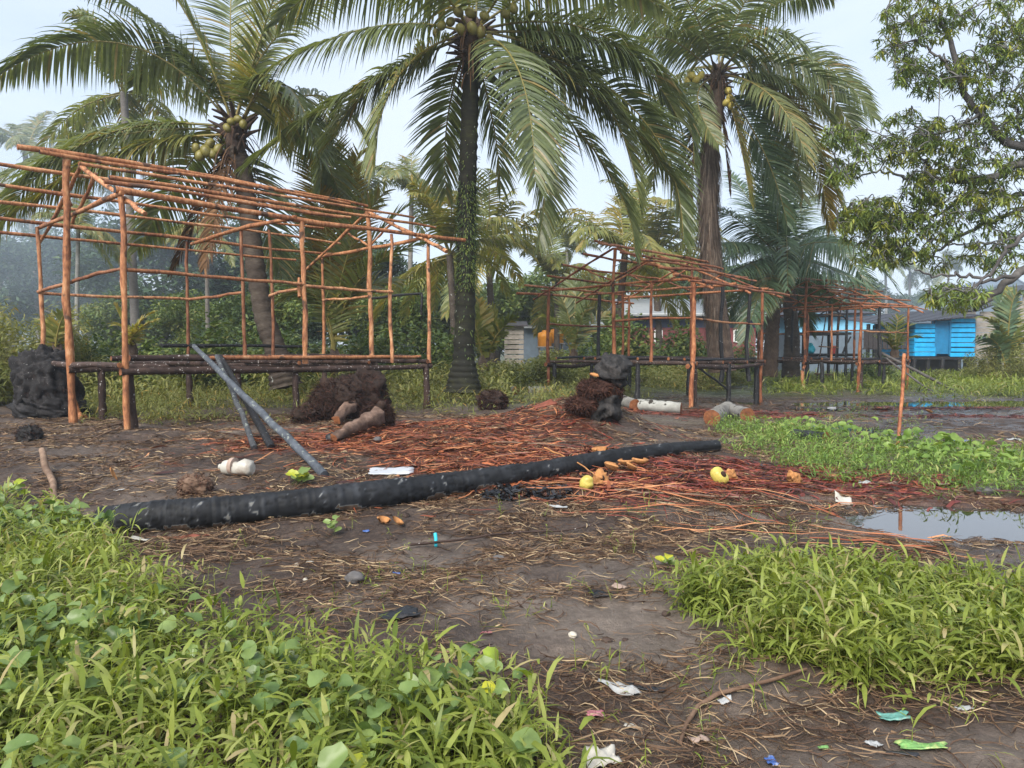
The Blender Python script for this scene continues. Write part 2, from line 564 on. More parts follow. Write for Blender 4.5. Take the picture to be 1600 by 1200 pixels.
M['husk'] = plain_mat('coconut_husk', (.40, .185, .065), .85, .6, 14, bstr=.6)
M['dark_hole'] = plain_mat('coconut_hollow', (.035, .015, .008), .9)
M['white_plastic'] = plain_mat('white_plastic', (.43, .41, .36), .45, .25, 9, dirt=(.20, .15, .11))
M['black_plastic'] = plain_mat('black_plastic', (.017, .018, .021), .35, .4, 8, dirt=(.07, .06, .055))
M['film'] = plain_mat('clear_film', (.34, .35, .35), .25, .3, 14, dirt=(.2, .17, .14))
M['pink_film'] = plain_mat('pink_film', (.36, .13, .15), .35, .6, 70, dirt=(.48, .43, .42))
M['green_film'] = plain_mat('green_film', (.16, .33, .10), .35, .6, 60, dirt=(.55, .52, .20))
M['teal_film'] = plain_mat('teal_film', (.10, .26, .22), .35, .5, 60, dirt=(.22, .20, .16))
M['blue_film'] = plain_mat('blue_film', (.05, .11, .33), .35, .5, 70, dirt=(.35, .38, .42))
M['cyan_plastic'] = plain_mat('cyan_plastic', (.03, .42, .52), .35, .2, 10)
M['tan_shard'] = plain_mat('tan_shard', (.34, .25, .20), .7, .3, 12)
M['brick_red'] = plain_mat('red_board', (.19, .055, .032), .7, .35, 10)
M['board_white'] = plain_mat('white_board', (.42, .44, .47), .6, .12, 8)
M['charcoal'] = leaf_mat('charcoal', [(0, (.003, .003, .004)), (.7, (.012, .012, .014)), (1, (.04, .042, .046))], rough=.32, trans=0, spec=.6)
M['stone'] = plain_mat('stone', (.10, .095, .095), .8, .4, 14, bstr=.6)
M['pebble'] = plain_mat('pale_shell', (.5, .46, .38), .6, .3, 14)
M['blue_paint'] = plain_mat('blue_paint', (.010, .36, .72), .55, .30, 3, dirt=(.015, .22, .46))
M['blue_paint_dark'] = plain_mat('blue_door', (.008, .16, .34), .55, .3, 3)
M['dark_roof'] = plain_mat('dark_roof', (.045, .045, .055), .5, .3, 5, metal=.3)
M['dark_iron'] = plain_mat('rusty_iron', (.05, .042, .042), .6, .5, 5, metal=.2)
M['grey_plank'] = wood_mat('grey_plank', [(.3, (.11, .10, .09)), (.5, (.30, .28, .25)), (.75, (.52, .49, .45))], 4, (1, 1, 8), .85, .4)
M['red_wall'] = plain_mat('red_wall', (.20, .050, .052), .75, .25, 3, dirt=(.13, .045, .05))
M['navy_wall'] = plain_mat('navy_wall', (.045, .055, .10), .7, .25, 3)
M['slate_wall'] = plain_mat('slate_wall', (.12, .16, .20), .75, .25, 3)
M['pale_blue_wall'] = plain_mat('pale_blue_wall', (.22, .54, .76), .7, .2, 3)
M['silver_roof'] = plain_mat('silver_roof', (.36, .39, .42), .45, .15, 3, metal=.2)
M['white_frame'] = plain_mat('white_frame', (.78, .78, .76), .5, .1, 6)
M['glass'] = plain_mat('window_glass', (.03, .04, .05), .08, .2, 3, spec=.6, bstr=0)
M['orange_tank'] = plain_mat('orange_tank', (.62, .24, .02), .5, .2, 6)
M['black_car'] = plain_mat('dark_car_paint', (.012, .014, .018), .25, .2, 3, spec=.6, bstr=0)
M['tyre'] = plain_mat('tyre_rubber', (.015, .015, .015), .8)
M['red_plastic'] = plain_mat('red_plastic', (.40, .045, .035), .5, .2, 6)

# the earth: mud, pale sand, red bark stain and green zones come from vertex values
m, nt, bs, out = new_mat('earth')
atr = {}
for nm in ('sand', 'mulch', 'green', 'wet'):
    a = nt.nodes.new('ShaderNodeAttribute')
    a.attribute_name = nm
    atr[nm] = a.outputs['Fac']
n1 = noise_node(nt, 2.2, 8, .7)
n2 = noise_node(nt, 26, 6, .7)
n3 = noise_node(nt, 110, 4, .65)
f = mixc(nt, n1.outputs['Fac'], n2.outputs['Fac'], .5)
mud = ramp_node(nt, f, [(.30, (.012, .007, .005)), (.46, (.037, .022, .015)), (.62, (.100, .067, .048))])
snd = ramp_node(nt, f, [(.30, (.070, .054, .042)), (.5, (.14, .110, .088)), (.7, (.24, .195, .16))])
mul = ramp_node(nt, f, [(.32, (.030, .010, .007)), (.5, (.085, .027, .014)), (.7, (.18, .062, .03))])
grn = ramp_node(nt, f, [(.32, (.020, .026, .008)), (.5, (.050, .062, .018)), (.7, (.10, .105, .04))])
c = mixc(nt, mud.outputs['Color'], snd.outputs['Color'], atr['sand'])
c = mixc(nt, c, mul.outputs['Color'], atr['mulch'])
c = mixc(nt, c, grn.outputs['Color'], atr['green'])
sp = ramp_node(nt, n3.outputs['Fac'], [(.63, (0, 0, 0)), (.70, (1, 1, 1))])
c = mixc(nt, c, (.20, .16, .13), mixc(nt, (0, 0, 0), sp.outputs['Color'], .4))
nt.links.new(c, bs.inputs['Base Color'])
rg = nt.nodes.new('ShaderNodeMapRange')
rg.inputs['From Min'].default_value, rg.inputs['From Max'].default_value = 0, 1
rg.inputs['To Min'].default_value, rg.inputs['To Max'].default_value = .80, .17
nt.links.new(atr['wet'], rg.inputs['Value'])
nt.links.new(rg.outputs[0], bs.inputs['Roughness'])
bump(nt, bs, mixc(nt, f, n3.outputs['Fac'], .3), 1.0, .045)
M['earth'] = m

m, nt, bs, out = new_mat('puddle_water')
bs.inputs['Base Color'].default_value = (.030, .026, .022, 1)
bs.inputs['Roughness'].default_value = .025
bs.inputs['IOR'].default_value = 1.9
bs.inputs['Specular IOR Level'].default_value = .9
nw = noise_node(nt, 7, 2, .5)
bump(nt, bs, nw.outputs['Fac'], .04, .01)
M['water'] = m

# ------------------------------------------------------------------ ground and puddles
def spans(*segs):
    out = []
    for a, b, n in segs:
        out.append(np.linspace(a, b, n, endpoint=False))
    return np.concatenate(out)


ys = np.concatenate([spans((-6, 1.2, 24), (1.2, 5, 190), (5, 9, 190), (9, 16, 170)), np.geomspace(16, 40, 150)[:-1], np.geomspace(40, 700, 40)])
sx = np.concatenate([np.linspace(-2.2, -.8, 60, endpoint=False), np.linspace(-.8, .8, 640, endpoint=False), np.linspace(.8, 2.2, 61)])
YY, SS = np.meshgrid(ys, sx, indexing='ij')
XX = SS * np.where(YY > 1.2, YY + .8, 2.0 + (1.2 - YY) * 3)
ZZ = ground(XX, YY)
nr, nc = XX.shape
gi, gj = np.meshgrid(np.arange(nr - 1), np.arange(nc - 1), indexing='ij')
GF = np.stack([gi * nc + gj, gi * nc + gj + 1, (gi + 1) * nc + gj + 1, (gi + 1) * nc + gj], -1).reshape(-1, 4)
gg = G()
gg.add(np.stack([XX, YY, ZZ], -1).reshape(-1, 3), GF)
gro = gg.build('ground', M['earth'])
tag(gro, kind='structure')
gu, gv = project(np.stack([XX, YY, ZZ], -1).reshape(-1, 3))
gx, gy = XX.ravel(), YY.ravel()


def ell(x, y, cx, cy, ax, ay, seed, tl=0.0, edge=.5):
    c, s = math.cos(tl), math.sin(tl)
    dx, dy = x - cx, y - cy
    r = np.sqrt(((dx * c + dy * s) / ax) ** 2 + ((-dx * s + dy * c) / ay) ** 2) + (fbm(x / .5, y / .5, seed, 3) - .5) * .9
    return 1 - sst(r, 1 - edge, 1 + edge * .4)


BARK_ZONES = [(-0.9, 10.3, 2.2, 1.5, 31, 0.1), (-0.1, 8.6, 1.6, .8, 32, 0.1), (2.6, 8.4, 2.2, .85, 33, -.15), (0.7, 7.3, 1.9, .6, 34, .1),
              (-2.5, 9.6, 1.2, .8, 35, .2), (4.8, 16.6, 2.3, .8, 36, 0), (9.9, 18.6, 2.2, .5, 37, 0), (9.6, 16.2, 2.4, .35, 38, 0), (4.2, 7.2, 2.6, .3, 39, -.15)]
mul_v = np.zeros(len(gx))
for z in BARK_ZONES:
    mul_v = np.maximum(mul_v, ell(gx, gy, *z[:4], z[4], z[5]))
snd_v = np.clip(sst(fbm(gx / .8, gy / .6, 44, 4), .48, .68) * np.where(gy < 6.5, .65, .4) + ell(gx, gy, .55, 3.95, .8, .6, 46) * .75 + ell(gx, gy, 1.8, 2.55, 1.1, .3, 47) * .8
                + ell(gx, gy, 3.6, 8.0, 2.4, .45, 48) * .5 + ell(gx, gy, -3.6, 10.7, 1.3, .5, 49) * .6 + ell(gx, gy, 9, 16.6, 6, 1.2, 50) * .55
                + ell(gx, gy, 3.2, 15.2, 2.2, .7, 52) * .5, 0, 1) * (1 - sst(gy, 24, 30))
wet_v = np.zeros(len(gx))
for (cx, cy, ax, ay, tl, dp) in PUDDLES:
    wet_v = np.maximum(wet_v, ell(gx, gy, cx, cy, ax * 1.5, ay * 2.2, 55, tl))
wet_v = np.maximum(wet_v, .9 * ell(gx, gy, 11, 18.6, 7, 3.6, 66))
wet_v = np.clip(wet_v + sst(fbm(gx / .5, gy / .4, 57, 3), .44, .62) * (.35 + .5 * sst(gx, -1.0, 2.0)), 0, 1)
grn_v = np.clip(sst(fbm(gx / 1.6, gy / 1.6, 60, 3), .38, .6) * .55 + .5 * sst(gy, 15.5, 20), 0, 1) * sst(gy, 12.6, 16.5) * np.maximum(1 - sst(gx, 2.0, 5.0), sst(gy, 21.5, 26))
for nm, arr in (('sand', snd_v), ('mulch', mul_v * .9), ('green', grn_v), ('wet', wet_v)):
    a = gro.data.attributes.new(nm, 'FLOAT', 'POINT')
    a.data.foreach_set('value', arr.astype(np.float32))

for ip, (cx, cy, ax, ay, tl, dp) in enumerate(PUDDLES):
    g = G()
    th = np.linspace(0, 2 * np.pi, 40, endpoint=False)
    c, s = math.cos(tl), math.sin(tl)
    ex, ey = np.cos(th) * ax * 1.8, np.sin(th) * ay * 1.8
    V = np.stack([cx + ex * c - ey * s, cy + ex * s + ey * c, np.full(40, WATER - .003 * ip)], -1)
    if cy > 6.5 and cx < 2 :
        V[:, 2] = gz(cx, cy) + .012
    k = np.arange(40)
    g.add(np.concatenate([V, [[cx, cy, V[0, 2]]]]), np.stack([k, (k + 1) % 40, np.full(40, 40)], -1))
    tag(g.build('puddle', M['water'], loc=(cx, cy, V[0, 2])), kind='structure')


# ------------------------------------------------------------------ pole frames of the unfinished stilt huts
def pole(name, p, q, r0, r1, mat, parent, seed, n=13, amp=None, end=None):
    rs = np.random.default_rng(seed)
    k = .70 if mat == 'peeled' else .84 if mat == 'bark_pole' else .76
    r0, r1 = r0 * k, r1 * k * rs.uniform(.8, 1.0)
    pts = wobble(p, q, n, (amp if amp is not None else max(r0, r1) * .85), rs)
    g = G()
    rad = np.linspace(r0, r1, n) * (1 + .26 * (rs.random(n) - .5))
    tube(g, pts, rad, 9, cap_mi=1 if end else 0, rough=.22, seed=seed)
    return g.build(name, [M[mat], M[end]] if end else M[mat], parent)


A1, B1 = np.array([-5.5, 10.9]), np.array([-1.62, 15.0])
ex1 = nrm(B1 - A1)
ey1 = np.array([-ex1[1], ex1[0]])
L1, w1 = float(np.linalg.norm(B1 - A1)), 3.7
zP, zE, zR = 1.205, 3.56, 4.36


def h1(t, d, z=None, dz=0.0):
    q = A1 + ex1 * t * L1 + ey1 * d
    if z is None:
        z = gz(q[0], q[1]) - .25
    return np.array([q[0], q[1], z + dz])


hut1 = thing('stilt_hut_frame', (A1[0], A1[1], gz(*A1)), 'large unfinished hut frame of orange peeled poles on dark stilts, nearest on the left', 'hut frame', 'pole frames of unfinished stilt huts')
h = w1 / 2
S = iter(range(100, 900))


def p1(name, a, b, r0, r1=None, mat='peeled', end='cut_end', amp=None):
    return pole(name, h1(*a), h1(*b), r0, r0 if r1 is None else r1, mat, hut1, next(S), end=end, amp=amp)


for a, b, r in [((0.0, -.03), (0.0, 0, zE), .066), ((-.02, h), (-.022, h, zR), .085), ((-.01, w1), (-.01, w1, zE - .02), .06),
                ((.453, w1, zP - .1), (.453, w1, zE), .05), ((.492, h, zP), (.485, h, zE + .06), .048), ((.585, h - .08, zP), (.575, h - .1, zE + .1), .045),
                ((.517, 0.02, zP - .02), (.51, 0, zE), .062), ((.845, 0.02, zP - .03), (.84, 0, zE), .05), ((1.0, 0, zP - .05), (1.0, 0, zE), .056),
                ((1.0, w1, zP), (1.0, w1, zE - .05), .055), ((1.0, h, zP), (.985, h, zR - .04), .072)]:
    p1('post', a, b, r, r * .92)
p1('post', (.50, .02, 2.30), (.50, .02, 2.62), .04)
for t, d in [(.055, h), (.022, .10), (.453, w1), (.47, h), (.487, .05), (1, w1 - .03), (1, h), (.985, .0), (.03, w1)]:
    p1('stilt', (t, d), (t, d, zP - .06), .078, .072, 'bark_pole', None, .02)
for d, z, t0, t1 in [(0.0, zP - .10, -.01, 1.01), (h, zP - .10, -.03, 1.02), (w1, zP - .10, -.02, 1.02)]:
    p1('floor_beam', (t0, d, z), (t1, d, z), .075, .062, 'bark_pole', 'cut_end', .03)
for t in (-.015, .25, .49, .74, .985):
    p1('cross_beam', (t, w1 + .05, zP - .012), (t, -.06, zP - .012), .06, .055, 'bark_pole', 'cut_end', .02)
for t0, t1, d, mt in [(.02, .50, .12, 'bark_pole'), (.22, .55, -.02, 'peeled'), (.42, .985, .16, 'peeled'), (.0, .4, .5, 'bark_pole'), (.45, 1.0, .55, 'bark_pole'), (.1, .8, 1.0, 'bark_pole'), (.3, 1.0, 1.4, 'peeled'), (.5, 1.0, 2.2, 'bark_pole'), (.35, 1.0, 3.0, 'bark_pole'), (.52, .8, .30, 'bark_pole')]:
    p1('floor_pole', (t0, d, zP + .085), (t1, d, zP + .075), .05, .045, mt, 'cut_end', .02)
for t in (0, .478, 1):
    p1('tie_beam', (t, w1 + .12, zE - .02), (t, -.10, zE + .045), .05, .058)
sl = (zR - zE) / h
for t, mt in ((0.015, 'peeled'), (.985, 'peeled')):
    p1('rafter', (t, h + .05, zR - .03), (t, -.62, zE - sl * .62 - .03), .05, .058, mt)
    p1('rafter', (t, h - .08, zR - .03), (t, w1 + .5, zE - sl * .5 - .05), .05, .045, mt)
p1('rafter', (.06, h + .1, zR - .1), (.03, h + .75, zE - .05), .045, .04)
p1('brace', (0, h + .62, zR - .36), (-.01, h + .03, zE + .12), .036)
p1('brace', (1, h + .8, zR - .42), (1, h + .02, zE + .02), .036)
p1('brace', (1, h - .75, zR - .36), (1, h + .05, zE + .05), .036)
for d, dz, t0, t1, r in [(h, .075, -.14, .985, .058), (h - .06, .07, -.09, .90, .05), (h - .32, .05, -.01, 1.16, .045), (h - .95, .05, .03, 1.17, .047), (0.0, .085, -.015, 1.17, .068),
                         (h + .42, .05, -.17, .96, .046), (h + .92, .05, -.16, .9, .046), (h + 1.38, .05, -.185, 1.03, .042), (w1 - .02, .05, -.13, 1.08, .048), (w1 + .38, .05, -.19, .92, .042), (h - 1.3, .05, -.005, .72, .042)]:
    z = zR - sl * abs(d - h) + dz
    p1('purlin', (t0, d, z), (t1, d, z), r, r * .86, 'peeled', 'burnt' if t0 in (-.09, .03, -.015) else 'cut_end', r * .9)
for a, b in [((0, 0, 2.55), (.515, 0.0, 2.52)), ((.512, 0, 2.50), (.845, 0, 2.50)), ((-.01, w1, 2.42), (-.01, h, 2.50)), ((-.01, h, 2.50), (0, .0, 2.56)),
             ((0, w1, 2.40), (.455, w1, 2.42)), ((.455, w1, 2.42), (.49, h, 2.47)), ((.575, h - .1, 2.43), (.51, 0, 2.46)), ((1, w1, 2.55), (1, h, 2.55))]:
    p1('rail', a, b, .042, .04)
p1('rail', (1, h, 2.50), (.995, .2, 2.52), .034, .034, 'burnt', None)
p1('rail', (.995, .2, 2.54), (.995, .2, 2.1), .034, .034, 'burnt', None)
p1('rail', (.36, w1, 1.50), (.93, w1, 1.50), .05, .05, 'burnt', None)


def hut_gable(F, Rr, T, label, zg, seed, blacks=(), extra=()):
    """A smaller hut frame: F near corner, Rr other end of the near gable, T far end of the long side."""
    F, Rr, T = (np.array(a, float) for a in (F, Rr, T))
    zP, zE, zR = zg + 1.03, zg + 2.96, zg + 3.90
    ew, el = nrm(Rr - F), nrm(T - F)
    W, L = np.linalg.norm(Rr - F), np.linalg.norm(T - F)
    root = thing('stilt_hut_frame', (F[0], F[1], zg), label, 'hut frame', 'pole frames of unfinished stilt huts')
    sd = iter(range(seed, seed + 300))

    def q(s, t, z=None):
        b = F + ew * s * W + el * t * L
        return np.array([b[0], b[1], gz(*b) - .25 if z is None else z])

    def pp(name, a, b, r, mat='red_pole', end='cut_end', amp=None):
        return pole(name, q(*a), q(*b), r, r * .9, mat, root, next(sd), end=end, amp=amp)
    pp('post', (0, 0), (-.015, 0, zE), .075)
    pp('post', (.5, 0, zP - .1), (.5, 0, zR), .065)
    pp('post', (1, 0), (1, 0, zE - .02), .06)
    pp('post', (.25, 0, zP), (.25, 0, zE), .05)
    pp('post', (1, 1, zP - .1), (1, 1, zE), .055)
    pp('post', (.5, 1, zP - .1), (.5, 1, zR), .06)
    pp('post', (0, 1), (0, 1, zE), .06)
    pp('post', (.75, .5, zP), (.75, .5, zE), .05)
    for s, t in blacks:
        pp('charred_post', (s, t, zP - .55), (s, t, zE), .075, 'burnt', None)
    for s, t in [(.0, .05), (.34, 0), (.97, .02), (.5, .04), (.02, .97), (.5, .97), (.97, .97), (0, .5), (1, .5)]:
        pp('stilt', (s, t), (s, t, zP - .05), .10 if (s, t) in ((.34, 0), (.02, .97)) else .085, 'burnt' if (s + t) > .3 else 'bark_pole', None, .02)
    for s in (0, .5, 1):
        pp('floor_beam', (s, -.04, zP - .10), (s, 1.04, zP - .10), .07, 'bark_pole')
    for t in (0.01, .35, .7, .985):
        pp('cross_beam', (-.03, t, zP - .02), (1.03, t, zP - .02), .06, 'bark_pole')
    for i in range(7):
        s = .04 + i * .15
        pp('floor_pole', (s, 0.0 + .1 * (i % 2), zP + .07), (s, 1.0, zP + .07), .045, 'bark_pole' if i % 3 else 'burnt', 'cut_end', .02)
    for t in (0, .5, 1):
        pp('tie_beam', (-.04, t, zE + .02), (1.06, t, zE - .01), .048)
    sl = (zR - zE)
    for t in (0, .5, 1):
        pp('rafter', (.49, t, zR - .02), (-.13, t, zE - sl * .26), .042)
        pp('rafter', (.51, t, zR - .02), (1.13, t, zE - sl * .26), .042)
        pp('brace', (.27, t, zR - sl * .46), (.49, t, zE + .1), .033)
        pp('brace', (.73, t, zR - sl * .46), (.51, t, zE + .1), .033)
    rs = np.random.default_rng(seed)
    for s in (.5, .47, .33, .22, .10, .0, -.09, .62, .75, .88, 1.0, 1.1):
        z = zR - sl * abs(s - .5) * 2 + .06
        pp('purlin', (s, -.16 - .1 * rs.random(), z), (s, 1.12 + .22 * rs.random(), z + .03 * rs.normal()), .042, 'red_pole', 'burnt' if rs.random() < .4 else 'cut_end', .05)
    pp('rail', (.5, 0, zP + 1.03), (0, 0, zP + 1.03), .042)
    pp('rail', (0, 0, zP + 1.03), (0, .62, zP + .98), .042, 'peeled')
    pp('rail', (0, .62, zP + .98), (0, 1, zP + 1.0), .036)
    pp('rail', (1, 0, zP + 1.0), (1, 1, zP + 1.0), .036)
    for nm, a, b, r, mt in extra:
        pp(nm, a, b, r, mt)
    return root, q


hut2, q2 = hut_gable((4.19, 18.0), (1.01, 21.0), (6.82, 21.0), 'middle hut frame of thin reddish poles with charred posts, behind the scattered palm logs', .10, 2000,
                     blacks=[(1.0, .6), (0, .8), (.1, .62)], extra=[('brace', (.02, .1, 1.05), (.0, .52, .35), .04, 'burnt'), ('post', (0, .52), (0, .52, 1.1), .04, 'red_pole')])
hut3, q3 = hut_gable((11.74, 26.0), (9.46, 29.5), (14.2, 27.6), 'farthest small hut frame of reddish poles, in front of the blue house', .02, 3000,
                     blacks=[(.02, .45), (.9, .5)], extra=[('post', (.5, -.01), (.5, 0, 1.2), .08, 'red_pole')])


def lean_pole(name, p, q, r0, r1, mat, label, cat, end=None, group=None, seed=1, amp=.03):
    g = G()
    rs = np.random.default_rng(seed)
    pts = wobble(p, q, 14, amp, rs)
    tube(g, pts, np.linspace(r0, r1, 14) * (1 + .08 * (rs.random(14) - .5)), 10, cap_mi=1 if end else 0, rough=.12, seed=seed)
    return tag(g.build(name, [M[mat], M[end]] if end else M[mat], loc=tuple(pts[-1])), label, cat, group)


def gpt(u, v, dz=0.0):
    q = on_ground(u, v)
    q[2] += dz
    return q


lean_pole('charred_pole', P(303, 541, 11.25), gpt(507, 746, .02), .034, .048, 'char_grey', 'longest grey charred pole leaning from the hut platform down towards the fallen trunk', 'pole', None, 'charred poles leaning on the hut platform', 31)
lean_pole('charred_pole', P(338, 556, 11.5), gpt(397, 702, .02), .032, .036, 'char_grey', 'thin charred pole with bare orange foot leaning on the hut platform', 'pole', None, 'charred poles leaning on the hut platform', 32)
lean_pole('charred_pole', P(344, 557, 11.9), gpt(424, 702, .02), .036, .048, 'burnt', 'darkest charred pole leaning on the platform between two grey ones', 'pole', None, 'charred poles leaning on the hut platform', 33)
e = gpt(397, 702)
lean_pole('marker_post', P(1413, 553, 11.9), gpt(1402, 696, -.2), .027, .026, 'red_pole', 'lone reddish post standing in the mud on the right', 'post', 'cut_end', None, 34)
lean_pole('leaning_pole', P(1372, 549, 26.9), gpt(1492, 612, .02), .05, .05, 'grey_branch', 'thicker grey pole leaning from the far hut frame to the ground', 'pole', None, 'poles leaning on the far hut frame', 35)
lean_pole('leaning_pole', P(1385, 560, 26.6), gpt(1460, 616, .02), .035, .03, 'grey_branch', 'thinner lower pole leaning from the far hut frame to the ground', 'pole', None, 'poles leaning on the far hut frame', 36)
lean_pole('stick', gpt(90, 790, -.05), P(67, 704, 8.0), .028, .034, 'driftwood', 'pale brown stick standing tilted in the mud at the left edge', 'stick', None, None, 37)


# ------------------------------------------------------------------ coconut palms
def curve3(p0, pm, p1, n):
    c = 2 * pm - .5 * (p0 + p1)
    t = np.linspace(0, 1, n)[:, None]
    return (1 - t) ** 2 * p0 + 2 * t * (1 - t) * c + t * t * p1


def frond_geo(g, p0, pm, p1, rs, leaf=1.0, spacing=.036, width=.054, grav=1.7, roll=None, petiole=.16, rnd0=.45, yellow=0.0, nseg=5, gaps=.06, rach=.032, stiff_v=.25, mi_l=0, mi_r=1):
    """One pinnate frond: a tapering rachis with two rows of hanging leaflets."""
    p0, pm, p1 = (np.asarray(a, float) for a in (p0, pm, p1))
    C = curve3(p0, pm, p1, 40)
    L = np.linalg.norm(np.diff(C, axis=0), axis=1)
    s = np.concatenate([[0], np.cumsum(L)])
    tot = s[-1]
    s /= tot
    tube(g, C[::3], np.linspace(rach, .006, len(C[::3])), 6, .35 + .5 * yellow + .2 * rs.random(), mi_r, cap=False)
    n = max(12, int(tot * (1 - petiole) / spacing))
    t = np.linspace(petiole, .995, n)
    ch = p1 - p0
    hz = np.array([ch[0], ch[1], 0])
    if np.linalg.norm(hz) < .3 * np.linalg.norm(ch):
        hz = hz * .2 + np.array([pm[0] - p0[0], pm[1] - p0[1], 0]) + np.array([.05, -.02, 0])
    S0 = nrm(np.cross(nrm(hz), UP))
    ra = rs.normal(0, .30) if roll is None else roll
    for sgn in (-1, 1):
        tt = np.clip(t + rs.normal(0, .3, n) * spacing / tot, petiole, 1)
        keep = rs.random(n) > gaps
        for _ in range(2):
            c0 = rs.random()
            keep &= ~((np.abs(tt - c0) < .012 * rs.random()))
        tt = tt[keep]
        k = len(tt)
        B = np.stack([np.interp(tt, s, C[:, i]) for i in range(3)], -1)
        T = nrm(np.stack([np.interp(np.clip(tt + .02, 0, 1), s, C[:, i]) for i in range(3)], -1) - np.stack([np.interp(np.clip(tt - .02, 0, 1), s, C[:, i]) for i in range(3)], -1))
        Sv = nrm(S0 - T * (T @ S0)[:, None])
        Nn = np.cross(Sv, T)
        Sv = Sv * math.cos(ra) + Nn * math.sin(ra)
        Nn = np.cross(Sv, T)
        sw = np.radians(np.interp(tt, [petiole, .5, 1], [12, 28, 58])) + rs.normal(0, .05, k)
        d = Sv * sgn * np.cos(sw)[:, None] + T * np.sin(sw)[:, None] + Nn * (stiff_v + rs.normal(0, .06, k))[:, None]
        Lf = leaf * np.interp(tt, [petiole, petiole + .12, .45, .75, 1], [.55, .92, 1, .8, .34]) * (1 + rs.normal(0, .07, k))
        gr = grav * np.clip(1 + rs.normal(0, .14, k), .3, 2) * (1 - .72 * np.abs(T[:, 2]) ** 1.2)
        d = nrm(d)
        wv = T - d * (T * d).sum(1)[:, None]
        wv = nrm(wv) + Nn * rs.normal(0, .35, k)[:, None]
        rn = np.clip(rnd0 + rs.normal(0, .12, k) + yellow * .4 + .12 * rs.normal(), 0, 1)
        brown = rs.random(k) < .05 + .15 * yellow
        rn = np.where(brown, .9 + .1 * rs.random(k), rn)
        ribbons(g, B, d, Lf, width * (1 + rs.normal(0, .12, k)), wv, gr, nseg, (.45, 1, .95, .7, .42, .04), rn, mi_l)
    return g


def trunk_geo(g, pts, rad, n=14, rings=.10, seed=0, flare=None):
    pts = np.asarray(pts, float)
    t = np.linspace(0, 1, len(pts))
    m = 90
    tt = np.linspace(0, 1, m)
    Q = np.stack([np.interp(tt, t, pts[:, i]) for i in range(3)], -1)
    for _ in range(6):
        Q[1:-1] = (Q[:-2] + Q[1:-1] * 2 + Q[2:]) / 4
    rr = np.interp(tt, np.linspace(0, 1, len(rad)), rad)
    rr = rr * (1 + rings * (np.arange(m) % 3 == 0)) * (1 + .05 * (np.random.default_rng(seed).random(m) - .5))
    tube(g, Q, rr, n, rough=.06, seed=seed)
    return Q


def coconut(g, c, r, rs, mi=0):
    return blob(g, c, (r * .88, r * .88, r * 1.12), .06, 1.2, int(rs.integers(99)), 14, 10, axis=nrm(rs.normal(0, 1, 3) + UP * 1.2), mi=mi)


